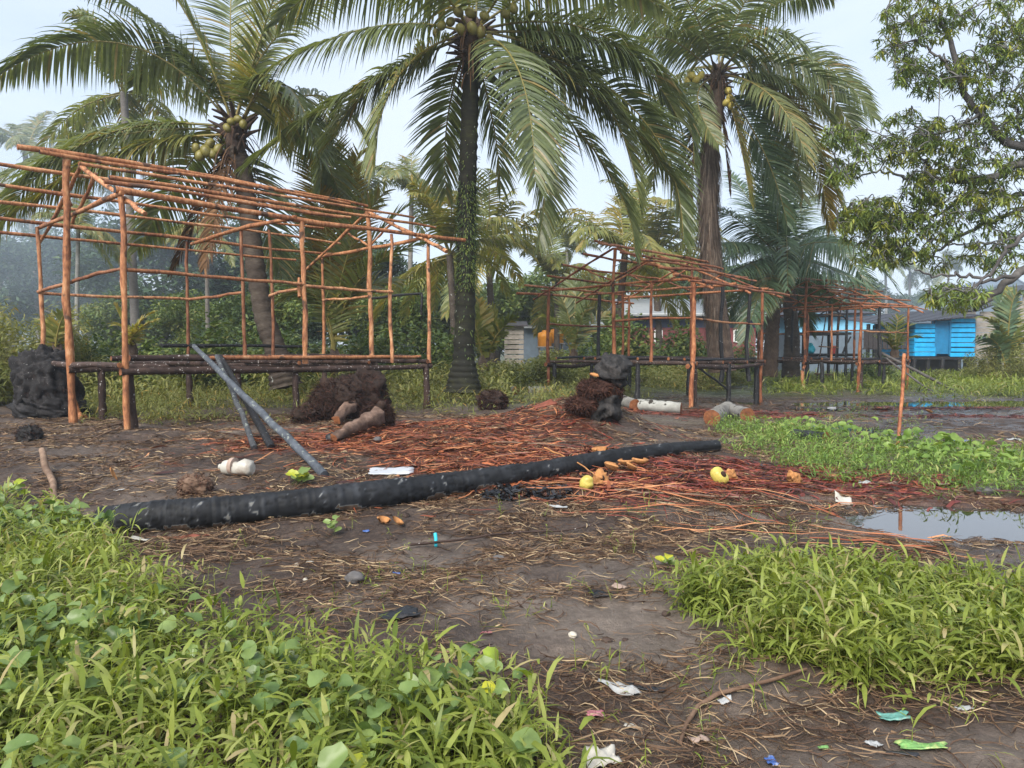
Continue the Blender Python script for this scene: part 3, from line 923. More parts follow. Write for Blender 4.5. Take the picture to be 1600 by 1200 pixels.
def palm(label, base, trunk_px, D, rad, crown, fronds, trunk_mat, leaf_mat='palm_leaf', flen=4.6, seed=1, nuts=(), heart=.30, extra_random=0, base_flare=1.6, gold=(), group='coconut palms around the huts', nut_mat='green_nut', **kw):
    """A coconut palm whose named fronds leave the crown towards given sight lines, each at its true length."""
    rs = np.random.default_rng(seed)
    c = P(crown[0], crown[1], D)
    pts = [P(u, v, d) for (u, v, d) in trunk_px]
    b = pts[0]
    root = thing('coconut_palm', (b[0], b[1], b[2]), label, 'palm tree', group)
    pts = pts + [c - np.array([0, 0, .35])]
    g = G()
    trunk_geo(g, pts, [rad * base_flare, rad * 1.12, rad * 1.0, rad * .95, rad * .9, rad * .85], 16, kw.pop('rings', .10), seed)
    g.build('trunk', M[trunk_mat], root)
    # crown heart: sheath fibre and old leaf bases
    g = G()
    blob(g, c + [0, 0, -.15], (heart * .8, heart * .8, heart * 1.7), .5, 2.5, seed)
    for k in range(26):
        a = rs.random() * 6.28
        d = np.array([math.cos(a), math.sin(a), rs.uniform(-.2, 1.1)])
        q = c + np.array([0, 0, rs.uniform(-.7, .2)])
        tube(g, [q, q + d * .35, q + d * .6 + [0, 0, -.08]], [.06, .045, .02], 6, rnd=.5, cap=True)
    g.build('crown_heart', M['fibre_trunk'], root)
    dead = G()
    k = 60
    a = rs.random(k) * 6.28
    B = c + np.stack([np.cos(a) * .22, np.sin(a) * .22, rs.uniform(-.9, .1, k)], -1)
    ribbons(dead, B, np.stack([np.cos(a), np.sin(a), rs.uniform(-.3, .6, k)], -1), rs.uniform(.4, 1.1, k), rs.uniform(.02, .05, k), np.stack([-np.sin(a), np.cos(a), a * 0], -1), rs.uniform(1, 4, k), 4, rnd=rs.random(k) * .8)
    dead.build('dead_sheath', M['dead_leaf'], root)
    pxm = FPX / D
    for i, fr in enumerate(fronds):
        mid, tip, sg = fr[0], fr[1], fr[2]
        kind = fr[3] if len(fr) > 3 else leaf_mat
        lf = (fr[4] if len(fr) > 4 else 1.0)
        L2 = (math.dist(crown, mid) + math.dist(mid, tip)) / pxm
        dep = math.sqrt(max(0, (flen * lf) ** 2 - L2 ** 2)) * .85 * sg
        p0 = c + rs.normal(0, .07, 3)
        pm, p1 = P(*mid, D + dep * .55), P(*tip, D + dep)
        g = G()
        dd = kind == 'dead_leaf'
        frond_geo(g, p0, pm, p1, rs, leaf=1.28 * min(1, lf + .1) * (.7 if dd else 1), rnd0=.42, yellow=float(rs.random() < .3) * .35 + (.5 if kind == 'palm_leaf_yellow' else 0), grav=1.7 if not dd else 3.5, gaps=.06 if not dd else .25, **kw)
        g.build('frond', [M[kind], M['rachis'] if not dd else M['dead_leaf']], root)
    for k in range(extra_random):
        a = rs.random() * 6.28
        el = rs.uniform(-.5, 1.2)
        d = np.array([math.cos(a) * math.cos(el), math.sin(a) * math.cos(el), math.sin(el)])
        L = flen * rs.uniform(.75, 1.0)
        p0 = c + rs.normal(0, .07, 3)
        pm = p0 + d * L * .5 + UP * .15
        p1 = p0 + d * L * .85 - UP * L * .28 * math.cos(el)
        g = G()
        frond_geo(g, p0, pm, p1, rs, leaf=.9, rnd0=.4, yellow=float(rs.random() < .25) * .3, grav=2.1, **kw)
        g.build('frond', [M[leaf_mat], M['rachis']], root)
    for (u, v, dz, r) in nuts:
        g = G()
        coconut(g, P(u, v, D + dz), r, rs)
        g.build('coconut', M[nut_mat], root)
        g = G()
    return root


# the tall palm in the middle, in front of everything behind the hut
main_palm = palm('tall coconut palm with dark mossy trunk and drooping crown in the middle', None,
     [(724, 612, 17.0), (725, 560, 17.0), (728, 430, 17.0), (730, 300, 17.0), (733, 200, 17.0)], 17.0, .205, (737, 52),
     [((575, 44), (390, 125), -1), ((560, 138), (385, 258), -1), ((628, 112), (586, 262), -1, 'palm_leaf', .95), ((808, 105), (836, 285), -1),
      ((930, 50), (1062, 190), 1), ((920, 128), (1000, 318), -1), ((930, 150), (1068, 305), 1), ((838, 200), (842, 378), 1, 'palm_leaf', 1.0),
      ((925, 230), (992, 392), -1, 'palm_leaf', 1.1), ((570, -35), (430, 40), 1), ((985, 165), (1068, 375), 1), ((900, -30), (1035, 15), 1), ((700, 180), (698, 305), 1, 'palm_leaf', .8), ((770, 190), (782, 300), 1, 'palm_leaf', .8),
      ((560, 155), (500, 300), -1, 'palm_leaf', 1.0), ((650, -60), (560, -110), -1), ((760, -120), (800, -220), 1), ((700, -130), (650, -230), -1), ((850, -80), (960, -110), -1), ((745, -60), (735, -190), 1), ((1000, 90), (1085, 260), -1)],
     'palm_trunk_moss', 'palm_leaf', 4.9, 21, nuts=[(720, 46, -.5, .12), (738, 44, -.55, .13), (752, 50, -.5, .12), (704, 34, -.3, .11), (690, 40, -.4, .11), (765, 60, -.4, .1), (735, 20, -.5, .12), (716, 18, -.45, .12), (757, 25, -.5, .11), (682, 52, -.2, .1), (790, 22, -.3, .11), (803, 14, -.3, .11)], base_flare=1.95)

rs = np.random.default_rng(6)
n = 2600
v = rs.uniform(285, 455, n)
v = np.where(rs.random(n) < .25, rs.uniform(200, 560, n), v)
a = rs.random(n) * 6.28
B = np.stack([P(729 + (430 - t) * .012, t, 17.0) for t in v]) + np.stack([np.cos(a) * .215, np.sin(a) * .215, 0 * a], -1)
D = np.stack([np.cos(a), np.sin(a), rs.uniform(-.8, .6, n)], -1)
g = G()
ribbons(g, B, D, rs.uniform(.05, .13, n), rs.uniform(.012, .026, n), np.stack([-np.sin(a), np.cos(a), rs.normal(0, .5, n)], -1), rs.uniform(.5, 2, n), 2, (.4, 1, .05), rs.random(n) * .9)
g.build('climbing_fern', M['shrub_leaf'], main_palm)

left_palm = palm('stout leaning coconut palm behind the left hut with reddish ringed trunk', None,
     [(447, 604, 17.8), (436, 560, 17.8), (414, 500, 17.8), (399, 420, 17.8), (388, 330, 17.8), (378, 260, 17.8)], 17.8, .215, (368, 205),
     [((200, 70), (-2, 118), -1), ((255, 50), (130, -20), 1), ((290, 20), (205, -70), -1), ((360, 60), (366, -90), 1, 'palm_leaf', 1.1), ((430, 60), (560, -25), 1), ((185, 212), (-5, 280), -1), ((195, 238), (20, 335), -1, 'palm_leaf_yellow'),
      ((130, 225), (-30, 400), -1, 'palm_leaf', 1.2), ((330, 290), (268, 425), -1, 'dead_leaf', .75), ((345, 300), (320, 420), -1, 'dead_leaf', .7), ((405, 310), (440, 430), 1, 'palm_leaf', .8), ((465, 190), (540, 330), 1), ((440, 130), (500, 250), -1, 'palm_leaf', .8),
      ((300, 250), (215, 390), 1), ((420, 20), (470, -120), -1), ((300, 90), (210, 130), 1, 'palm_leaf', .8), ((420, 130), (440, 235), -1, 'palm_leaf_yellow', .7), ((500, 150), (575, 230), 1)],
     'palm_trunk', 'palm_leaf', 4.7, 22, nuts=[(313, 243, -.3, .13), (322, 236, -.35, .14), (332, 240, -.3, .13), (341, 233, -.3, .12), (328, 225, -.3, .12), (306, 232, -.2, .11), (362, 190, -.4, .1), (372, 186, -.4, .1), (380, 194, -.4, .1), (355, 200, -.4, .1)], base_flare=1.7)

right_palm = palm('tall coconut palm with shaggy fibrous trunk behind the middle hut', None,
     [(1128, 580, 24.0), (1120, 500, 24.0), (1112, 420, 24.0), (1106, 330, 24.0), (1108, 240, 24.0)], 24.0, .31, (1122, 118),
     [((1000, 18), (905, 42), 1), ((1085, 20), (1030, -40), -1), ((1120, 10), (1112, -90), 1), ((1185, 20), (1300, -5), 1), ((1200, 50), (1258, 82), -1, 'palm_leaf', .9), ((1255, 88), (1366, 185), 1), ((1235, 130), (1320, 225), -1),
      ((1205, 150), (1262, 250), -1), ((1215, 180), (1256, 310), -1), ((1230, 170), (1316, 325), 1), ((1090, 155), (1122, 225), -1, 'palm_leaf', .6), ((1150, 195), (1172, 312), -1, 'palm_leaf_yellow', .85), ((1060, 120), (1010, 215), 1), ((1050, 165), (1020, 290), 1),
      ((1240, 190), (1296, 355), 1, 'palm_leaf_gold'), ((1078, 210), (1062, 330), -1, 'palm_leaf_dark', .85), ((1260, 120), (1345, 235), 1), ((1160, 10), (1220, -60), -1), ((1040, 60), (975, 90), -1), ((1190, 230), (1230, 350), 1, 'palm_leaf_dark', .9), ((1130, 200), (1140, 300), -1, 'dead_leaf', .7), ((1085, 230), (1085, 330), -1, 'dead_leaf', .7)],
     'fibre_trunk', 'palm_leaf', 4.9, 23, rings=.03, nuts=[(1088, 124, -.4, .13), (1080, 118, -.4, .13), (1095, 118, -.4, .12), (1138, 142, -.4, .12), (1140, 152, -.4, .12), (1135, 160, -.4, .12), (1142, 165, -.4, .11), (1074, 126, -.3, .12)], base_flare=1.35, nut_mat='yellow_nut')

rs = np.random.default_rng(8)
n = 2200
v = 235 + 330 * rs.random(n) ** 1.5
a = rs.random(n) * 6.28
U = np.interp(v, [240, 330, 420, 500, 580], [1108, 1106, 1112, 1120, 1128])
B = np.stack([P(uu, vv, 24.0) for uu, vv in zip(U, v)]) + np.stack([np.cos(a) * .30, np.sin(a) * .30, 0 * a], -1)
g = G()
ribbons(g, B, np.stack([np.cos(a) * .35, np.sin(a) * .35, np.full(n, -1.0)], -1), rs.uniform(.2, .8, n), rs.uniform(.015, .04, n), np.stack([-np.sin(a), np.cos(a), 0 * a], -1), .8, 3, (1, .8, .4, .1), rs.random(n) * .85)
g.build('trunk_fibre', M['fibre_strand'], right_palm)

short_palm = palm('shorter dark green coconut palm with pale flower spray behind the far hut', None,
     [(1202, 588, 29.0), (1206, 530, 29.0), (1210, 470, 29.0)], 29.0, .25, (1216, 402),
     [((1192, 300), (1196, 212), -1), ((1222, 300), (1236, 235), 1), ((1165, 352), (1105, 318), -1), ((1160, 380), (1108, 385), -1), ((1165, 415), (1108, 465), -1), ((1262, 362), (1330, 345), 1), ((1268, 380), (1335, 385), -1), ((1262, 408), (1342, 440), -1),
      ((1205, 430), (1200, 480), -1, 'palm_leaf', .7), ((1250, 330), (1290, 300), 1), ((1180, 330), (1140, 270), 1), ((1255, 430), (1310, 480), 1), ((1170, 440), (1120, 520), 1), ((1240, 440), (1265, 520), 1), ((1215, 320), (1215, 225), -1), ((1190, 450), (1165, 530), -1)],
     'fibre_trunk', 'palm_leaf_dark', 5.2, 24, rings=.03, base_flare=1.2)
rs = np.random.default_rng(5)
g = G()
k = 46
a = rs.random(k) * 6.28
ribbons(g, np.repeat(P(1219, 398, 28.4)[None], k, 0), np.stack([np.cos(a), np.sin(a), rs.uniform(-.2, 1.4, k)], -1), rs.uniform(.4, .8, k), .035, np.stack([-np.sin(a), np.cos(a), a * 0], -1), 1.8, 4, rnd=.7 + .3 * rs.random(k))
g.build('flower_spray', M['rachis'], short_palm)
g = G()
trunk_geo(g, [P(1236, 588, 30.2), P(1238, 520, 30.2), P(1232, 450, 30.2), P(1226, 410, 30.0)], [.34, .27, .25, .22], 14, .05, 9)
r2 = thing('coconut_palm', P(1236, 588, 30.2), 'second thick palm trunk close behind the short dark green palm', 'palm tree')
g.build('trunk', M['palm_trunk'], r2)
g = G()
c2 = P(1226, 405, 30.0)
for a in range(9):
    an = a * .7 + .2
    d = np.array([math.cos(an), math.sin(an), 0])
    frond_geo(g, c2, c2 + d * 2.1 + UP * .5, c2 + d * 4.0 - UP * 1.4, rs, rnd0=.3, spacing=.08)
g.build('crown', [M['palm_leaf_dark'], M['rachis']], r2)


# palms farther back: three made once, then copied
def far_palm(seed, H, nf, mat, label, name='coconut_palm', flen=4.2, leafw=.085, lean=.3, trunk='pale_trunk', rtr=.17, grav=2.0, el=(-.55, 1.25), bright=.45, cat='palm tree', group='coconut palms farther back'):
    rs = np.random.default_rng(seed)
    root = thing(name, (0, 0, 0), label, cat, group)
    c = np.array([lean, 0, H])
    g = G()
    trunk_geo(g, [[0, 0, -.4], [0, 0, H * .2], [lean * .4, 0, H * .6], c], [rtr * 1.5, rtr, rtr * .9, rtr * .8], 9, .06, seed)
    g.build('trunk', M[trunk], root)
    g = G()
    for i in range(nf):
        a = i * 2.4 + rs.random() * .5
        e = el[0] + (el[1] - el[0]) * ((i * .618) % 1)
        L = flen * rs.uniform(.8, 1.05)
        d = np.array([math.cos(a) * math.cos(e), math.sin(a) * math.cos(e), math.sin(e)])
        p0 = c + rs.normal(0, .05, 3)
        frond_geo(g, p0, p0 + d * L * .52 + UP * .12 * L * .5, p0 + d * L * .88 - UP * L * .22 * math.cos(e), rs, leaf=1.0, spacing=.080, width=leafw, grav=grav, rnd0=bright, yellow=.3 * (rs.random() < .3), nseg=4)
    g.build('crown', [M[mat], M['rachis']], root)
    return root


def place(o, u, vb, D, rot=0, sc=1.0, first=False, label=None):
    q = P(u, 548, D)
    q[2] = gz(q[0], q[1])
    if first:
        o.location, o.rotation_euler, o.scale = q, (0, 0, rot), (sc,) * 3
        return o
    return copy_thing(o, q, rot, sc, label)


fpA = far_palm(41, 11.5, 20, 'palm_leaf', 'grey green coconut palm with slim pale trunk, seen through the left hut frame', bright=.6)
fpB = far_palm(42, 5.2, 18, 'palm_leaf_yellow', 'yellow green coconut palm with leaning dark trunk just left of the tall mossy one', trunk='palm_trunk', flen=4.9, grav=1.6, bright=.62)
fpC = far_palm(43, 13.0, 20, 'palm_leaf', 'hazy blue coconut palm in the smoke at the far left edge', lean=-.5)
place(fpA, 212, 0, 31, 2.9, 1.0, True)
place(fpB, 712, 0, 30, 2.6, .95, True)
place(fpC, 62, 0, 52, .4, 1.12, True)
for src, u, D, rot, sc, lab in [
        (fpC, 140, 58, 2.2, 1.12, 'hazy coconut palm second from the left edge, behind the smoke'),
        (fpC, 8, 64, 1.0, 1.05, 'faintest smoke-veiled coconut palm cut by the left edge'),
        (fpA, 640, 46, 1.0, .92, 'dark topped coconut palm above the right end of the left hut roof'),
        (fpB, 770, 40, 4.0, 1.15, 'pale coconut palm showing fronds right of the mossy trunk'),
        (fpB, 965, 36, .3, 1.12, 'yellow green coconut palm with long arching fronds behind the gable of the middle hut'),
        (fpB, 1030, 46, 2.3, 1.35, 'coconut palm in front of the red house behind the middle hut'),
        (fpA, 890, 62, 3.0, .80, 'small distant coconut palm in the sky gap right of the mossy trunk'),
        (fpC, 1420, 78, .9, .72, 'pale blue distant coconut palm left above the blue house'),
        (fpC, 1475, 84, 3.3, .78, 'pale blue distant coconut palm nearest to the hanging leaf cluster'),
        (fpC, 1385, 70, 5.0, .74, 'faded distant coconut palm at the right end of the far hut'),
        (fpA, 560, 52, 4.2, .95, 'coconut palm half hidden behind the golden upright fronds'),
        (fpA, 325, 31, 5.2, .52, 'low coconut palm in the dark thicket behind the left hut'),
        (fpA, 120, 29, .8, .50, 'teal tinted coconut palm low in the smoke behind the left hut'),
        (fpB, 870, 44, 1.5, 1.0, 'coconut palm with low fronds left of the middle hut gable')]:
    place(src, u, 0, D, rot, sc, label=lab)


def sprout(label, u, v, D, fr, mat, seed, leaf=.8, spacing=.05, width=.06, grav=.9, rnd0=.45, group='young coconut palms'):
    """A young palm: fronds rise straight from the ground towards the given sight lines."""
    rs = np.random.default_rng(seed)
    b = P(u, v, D)
    b[2] = max(b[2], gz(b[0], b[1]))
    root = thing('young_palm', b, label, 'young palm', group)
    g = G()
    blob(g, b + [0, 0, .12], (.16, .16, .35), .4, 2, seed)
    g.build('stem', M['fibre_trunk'], root)
    for (mu, mv, tu, tv, dd, *rest) in fr:
        g = G()
        frond_geo(g, b + rs.normal(0, .05, 3), P(mu, mv, D + dd * .5), P(tu, tv, D + dd), rs, leaf=leaf, spacing=spacing, width=width, grav=grav, rnd0=rnd0, petiole=.26, rach=.035, roll=rest[1] if len(rest) > 1 else None, yellow=.25)
        g.build('frond', [M[rest[0] if rest else mat], M['rachis']], root)
    return root


sprout('young palm with tall golden upright fronds rising behind the left hut', 523, 572, 19.5,
       [(522, 390, 520, 185, 1.2, 'palm_leaf_gold', .1), (540, 410, 600, 300, -.6), (500, 420, 430, 300, .4), (560, 440, 665, 380, -.5), (480, 440, 395, 400, .6), (530, 400, 560, 240, 1.4, 'palm_leaf_gold', -.25), (515, 400, 478, 245, .8, 'palm_leaf_gold', .25), (545, 470, 620, 440, .8), (500, 470, 440, 470, -.6), (555, 420, 640, 320, 1.0)],  # gold fronds have the glow of backlit undersides put into their leaf colour
       'palm_leaf', 61, leaf=1.05, spacing=.05, grav=.9)
sprout('young palm of upright green fronds left of the charred post in the middle hut', 896, 565, 27, [(890, 500, 868, 452, .5), (898, 490, 902, 440, .8), (908, 500, 935, 455, -.3), (880, 520, 845, 495, -.5), (912, 520, 950, 490, .6), (900, 480, 890, 430, 1)], 'palm_leaf', 62, leaf=.8, spacing=.07, width=.08)
sprout('small yellow palm shoot behind the left hut platform', 203, 560, 17, [(198, 520, 180, 478, -.2), (212, 515, 240, 488, .2), (205, 520, 176, 505, .3), (208, 525, 242, 500, -.3)], 'palm_leaf_yellow', 63, leaf=.4, spacing=.05, width=.07, rnd0=.7)
sprout('pale yellow palm shoot at the left hedge', 88, 565, 17.5, [(90, 520, 104, 485, -.2), (82, 520, 60, 500, .2), (94, 525, 118, 505, .2)], 'palm_leaf_yellow', 64, leaf=.4, spacing=.05, width=.07, rnd0=.6)
sprout('bright yellow green banana-like shoot just right of the mossy trunk', 757, 575, 22, [(752, 520, 748, 470, .3), (772, 530, 805, 497, -.3), (765, 535, 790, 520, .3), (748, 530, 742, 490, -.4), (770, 520, 770, 480, .4)], 'palm_leaf_yellow', 65, leaf=.55, spacing=.05, width=.09, rnd0=.55)
sprout('small palm shoot beside the blue house in the far hut', 1398, 560, 29, [(1390, 525, 1375, 505, .2), (1400, 520, 1405, 495, .3), (1408, 525, 1425, 508, -.2), (1390, 535, 1368, 525, -.2), (1405, 535, 1435, 525, .3)], 'palm_leaf_yellow', 66, leaf=.6, spacing=.07, width=.09, rnd0=.3)
sprout('tufted banana palm before the grey plank house on the right', 1574, 590, 31, [(1568, 500, 1545, 455, .3, 'palm_leaf_dark'), (1580, 480, 1600, 460, -.3, 'palm_leaf_dark'), (1560, 520, 1530, 495, .3), (1585, 520, 1612, 500, .2), (1570, 490, 1575, 450, .6), (1560, 540, 1528, 525, -.3, 'palm_leaf_dark'), (1590, 540, 1622, 530, -.2, 'palm_leaf_yellow')], 'palm_leaf_yellow', 67, leaf=.9, spacing=.06, width=.10, grav=1.5)


# ------------------------------------------------------------------ the leafy tree reaching in from the right
rs = np.random.default_rng(77)
TD = 14.0
bt = P(1800, 548, TD)
tree = thing('broadleaf_tree', (bt[0], bt[1], gz(bt[0], bt[1])), 'broadleaf tree with grey crooked limbs reaching in from the right edge', 'tree')
LIMBS = [([(1800, 300), (1720, 330), (1640, 408), (1585, 430), (1552, 460), (1522, 483)], 13.2, .115), ([(1585, 432), (1540, 440), (1500, 428), (1460, 432), (1428, 422)], 13.0, .035),
         ([(1810, 200), (1700, 228), (1600, 250), (1570, 270), (1530, 284), (1470, 283), (1420, 278)], 14.2, .10), ([(1810, 280), (1700, 296), (1600, 304), (1522, 300)], 14.8, .09),
         ([(1810, 260), (1680, 250), (1600, 234), (1560, 212), (1530, 180), (1512, 150), (1496, 112), (1484, 66), (1470, 20)], 14.0, .10), ([(1500, 122), (1470, 90), (1430, 62), (1400, 72)], 13.8, .03),
         ([(1700, 300), (1640, 330), (1592, 372), (1560, 410), (1538, 436), (1520, 450)], 12.6, .05), ([(1640, 310), (1560, 340), (1500, 368), (1450, 404), (1420, 412)], 14.4, .045),
         ([(1522, 300), (1460, 340), (1400, 350), (1350, 345)], 14.6, .04), ([(1420, 278), (1370, 268), (1330, 280), (1310, 275)], 14.3, .025), ([(1470, 283), (1440, 245), (1410, 225)], 14.1, .03),
         ([(1530, 180), (1480, 205), (1440, 212)], 13.9, .03), ([(1700, 228), (1650, 150), (1600, 80), (1570, 20)], 15.0, .07), ([(1600, 234), (1590, 180), (1570, 140)], 14.6, .04),
         ([(1592, 372), (1550, 380), (1500, 385), (1440, 372)], 14.0, .03)]
g = G()
trunk_geo(g, [[bt[0], bt[1], -.3], [bt[0] + .1, bt[1], 2.0], P(1808, 330, TD), P(1810, 200, TD), P(1800, 60, TD)], [.42, .32, .28, .24, .14], 14, .02, 3)
g.build('trunk', M['grey_branch'], tree)
twig_pts = []
for (pl, d, r) in LIMBS:
    Q = np.array([P(u, v, d) for (u, v) in pl])
    tt = np.linspace(0, 1, len(Q))
    t2 = np.linspace(0, 1, 26)
    Q = np.stack([np.interp(t2, tt, Q[:, i]) for i in range(3)], -1)
    for _ in range(2):
        Q[1:-1] = (Q[:-2] + 2 * Q[1:-1] + Q[2:]) / 4
    Q[1:-1] += rs.normal(0, .022, (24, 3))
    g = G()
    tube(g, Q, np.linspace(r, r * .35, 26), 8, rough=.1)
    g.build('limb', M['grey_branch'], tree)
    twig_pts.append(Q[6:])
TP = np.concatenate(twig_pts)
MASS = [(1440, 25, 62, 42, 30), (1398, 74, 34, 22, 9), (1425, 112, 30, 22, 10), (1462, 118, 55, 32, 18), (1560, 30, 58, 60, 26), (1585, 100, 50, 60, 26), (1520, 110, 42, 34, 12), (1562, 176, 55, 44, 26), (1500, 212, 58, 24, 14),
        (1428, 200, 48, 26, 14), (1415, 232, 52, 24, 14), (1310, 212, 26, 20, 12), (1318, 268, 26, 20, 12), (1366, 236, 34, 34, 10), (1472, 248, 46, 30, 16), (1550, 256, 55, 34, 20), (1470, 292, 60, 26, 20), (1385, 332, 66, 24, 30),
        (1348, 350, 40, 32, 22), (1420, 368, 58, 34, 30), (1378, 396, 54, 18, 14), (1500, 338, 58, 36, 20), (1572, 330, 46, 36, 14), (1565, 392, 46, 34, 12), (1492, 462, 46, 20, 22), (1540, 300, 44, 22, 10), (1690, 100, 90, 120, 50), (1700, 280, 90, 90, 36), (1440, 300, 40, 40, 10), (1530, 400, 40, 20, 6), (1465, 410, 30, 14, 5)]
gl, gt = G(), G()
for (cu, cv, ru, rv, n) in MASS:
    dd = 12.9 if cv > 440 else 14.2
    for it_ in range(int(n * 2.8)):
        a, rr = rs.random() * 6.28, math.sqrt(rs.random())
        q = P(cu + ru * rr * math.cos(a), cv + rv * rr * math.sin(a), dd + rs.normal(0, .45))
        near = TP[np.argmin(((TP - q) ** 2).sum(1))]
        L = np.linalg.norm(q - near)
        if L < 1.6:
            mid = (q + near) / 2 + rs.normal(0, .05, 3) + UP * .06
            tube(gt, curve3(near, mid, q, 6), np.linspace(.013, .005, 6), 5, cap=False)
            TP = np.concatenate([TP, mid[None], q[None]])
        else:
            continue
        k = int(rs.integers(12, 22))
        az = rs.random(k) * 6.28
        el = rs.uniform(-.7, .75, k)
        D = np.stack([np.cos(az) * np.cos(el), np.sin(az) * np.cos(el), np.sin(el)], -1)
        wv = np.cross(D, UP + rs.normal(0, .3, (k, 3)))
        tone = rs.normal(.14, .13) + (.28 if rs.random() < .4 else 0)
        ribbons(gl, q + rs.normal(0, .035, (k, 3)), D, rs.uniform(.11, .20, k), rs.uniform(.022, .035, k), wv, rs.uniform(.5, 1.6, k), 3, (.2, 1, .8, .05), np.clip(.38 + tone + rs.normal(0, .12, k), 0, 1))
tag(gt.build('twigs', M['grey_branch'], tree), kind='stuff')
gl.build('foliage', M['tree_leaf'], tree)


# ------------------------------------------------------------------ shrubs, thicket, far wood
def leaf_cloud(g, centres, rads, n, Ls, Ws, rs, grav=.8, tone=.45, nseg=2, prof=(.3, 1, .05), flat=.5):
    """n leaves spread through each of the given ellipsoids."""
    for c, r in zip(centres, rads):
        q = rs.normal(0, 1, (n, 3))
        q = nrm(q) * (rs.random((n, 1)) ** .45)
        B = np.asarray(c) + q * np.asarray(r)
        az = rs.random(n) * 6.28
        el = rs.uniform(-.6, .9, n) * flat * 2
        D = np.stack([np.cos(az) * np.cos(el), np.sin(az) * np.cos(el), np.sin(el)], -1)
        wv = np.cross(D, UP + rs.normal(0, .5, (n, 3)))
        t = tone + rs.normal(0, .12)
        ribbons(g, B, D, rs.uniform(*Ls, n), rs.uniform(*Ws, n), wv, rs.uniform(.3, 1.2, n) * grav, nseg, prof, np.clip(t + rs.normal(0, .14, n), 0, 1))


def shrub_proto(name, seed, label, mat, W, H, n, Ls, Ws, lumps=9, tone=.45, cat='shrub', group='shrubs behind the huts', stems=7):
    rs = np.random.default_rng(seed)
    root = thing(name, (0, 0, 0), label, cat, group)
    g = G()
    cs, rd = [], []
    for k in range(lumps):
        a, r = rs.random() * 6.28, rs.random() ** .5 * W * .75
        hh = H * rs.uniform(.35, .95) * (1 - .35 * r / W)
        cs.append([r * math.cos(a), r * math.sin(a), hh * .62])
        rd.append([W * rs.uniform(.28, .5), W * rs.uniform(.28, .5), hh * .48])
    leaf_cloud(g, cs, rd, n, Ls, Ws, rs, tone=tone)
    g.build('foliage', M[mat], root)
    g = G()
    for c in cs[:stems]:
        tube(g, curve3(np.array([c[0] * .2, c[1] * .2, -.1]), np.array([c[0] * .4, c[1] * .4, c[2] * .6]), np.array(c), 6), [.025, .022, .02, .016, .012, .006], 5, cap=False)
    g.build('stems', M['grey_branch'], root)
    return root


sA = shrub_proto('shrub', 81, 'feathery yellow green shrub at the left edge above the black stump', 'shrub_leaf_yellow', 1.1, 2.1, 420, (.09, .18), (.018, .032), 16, .58)
sB = shrub_proto('shrub', 82, 'leafy green shrub behind the left hut platform, next to the small yellow shoot', 'shrub_leaf', 1.2, 1.9, 300, (.08, .15), (.05, .085), 14, .5)
sC = shrub_proto('shrub', 83, 'low bright green weedy shrub right of the mossy palm trunk', 'shrub_leaf_yellow', 1.1, 1.1, 340, (.06, .12), (.03, .05), 12, .35)
for src, u, D, rot, sc, lab, f in [
        (sA, 15, 17.5, 0, 1.25, None, True),
        (sA, 90, 18.5, 2, 1.25, 'feathery yellow shrub between the two left posts of the left hut', False),
        (sA, -60, 15.5, 4, 1.2, 'feathery shrub cut by the left edge', False),
        (sB, 175, 20, 1, 1.15, None, True),
        (sB, 255, 19.5, 3, 1.0, 'leafy green shrub behind the second bay of the left hut', False),
        (sB, 320, 21, 5, 1.35, 'tall leafy shrub left of the leaning palm trunk', False),
        (sB, 455, 21, 2, 1.2, 'leafy shrub between the leaning palm trunk and the golden young palm', False),
        (sB, 600, 24, .6, 1.35, 'leafy shrub right of the golden young palm', False),
        (sB, 660, 26, 3.6, 1.4, 'dark leafy shrub beside the parked dark car', False),
        (sC, 790, 22, 0, 1.1, None, True),
        (sC, 850, 25, 2, 1.25, 'yellow green weedy shrub left of the middle hut', False),
        (sC, 700, 24, 4, 1.0, 'weedy shrub just left of the mossy palm trunk', False),
        (sB, 985, 33, 1.6, 1.9, 'leafy shrub in front of the red house wall', False),
        (sB, 1055, 34, 4.6, 1.7, 'leafy shrub under the white window of the red house', False),
        (sC, 1125, 29, 5, 1.1, 'weedy shrub at the foot of the shaggy palm trunk', False),
        (sB, 935, 30, .2, 1.2, 'leafy shrub behind the charred post of the middle hut', False),
        (sB, 1095, 36, 2.2, 1.5, 'leafy shrub at the right end of the red house wall', False),
        (sB, 1150, 37, 5.2, 1.3, 'leafy shrub between the shaggy palm and the far hut', False),
        (sB, 400, 25, 4.2, 1.5, 'leafy shrub just behind the leaning palm trunk', False),
        (sC, 540, 22, 3.2, 1.1, 'weedy shrub at the foot of the golden young palm', False),
        (sC, 300, 19.5, 1.2, .95, 'weedy shrub behind the rear post of the left hut', False),
        (sC, 862, 41, 2.2, 1.7, 'weedy shrub in front of the slate house and its orange tanks', False),
        (sB, 1360, 33, 2.8, .85, 'leafy shrub between the far hut and the blue house', False),
        (sC, 1475, 33.5, 1, .75, 'weedy shrub before the stilts of the blue house', False),
        (sA, 1545, 31.5, 1, .95, 'dry tan shrub before the grey plank house', False),
        (sA, 1600, 30, 3, 1.0, 'dry tan shrub at the right edge', False)]:
    q = P(u, 548, D)
    q[2] = gz(q[0], q[1])
    if f:
        src.location, src.rotation_euler, src.scale = q, (0, 0, rot), (sc,) * 3
    else:
        copy_thing(src, q, rot, sc, lab)

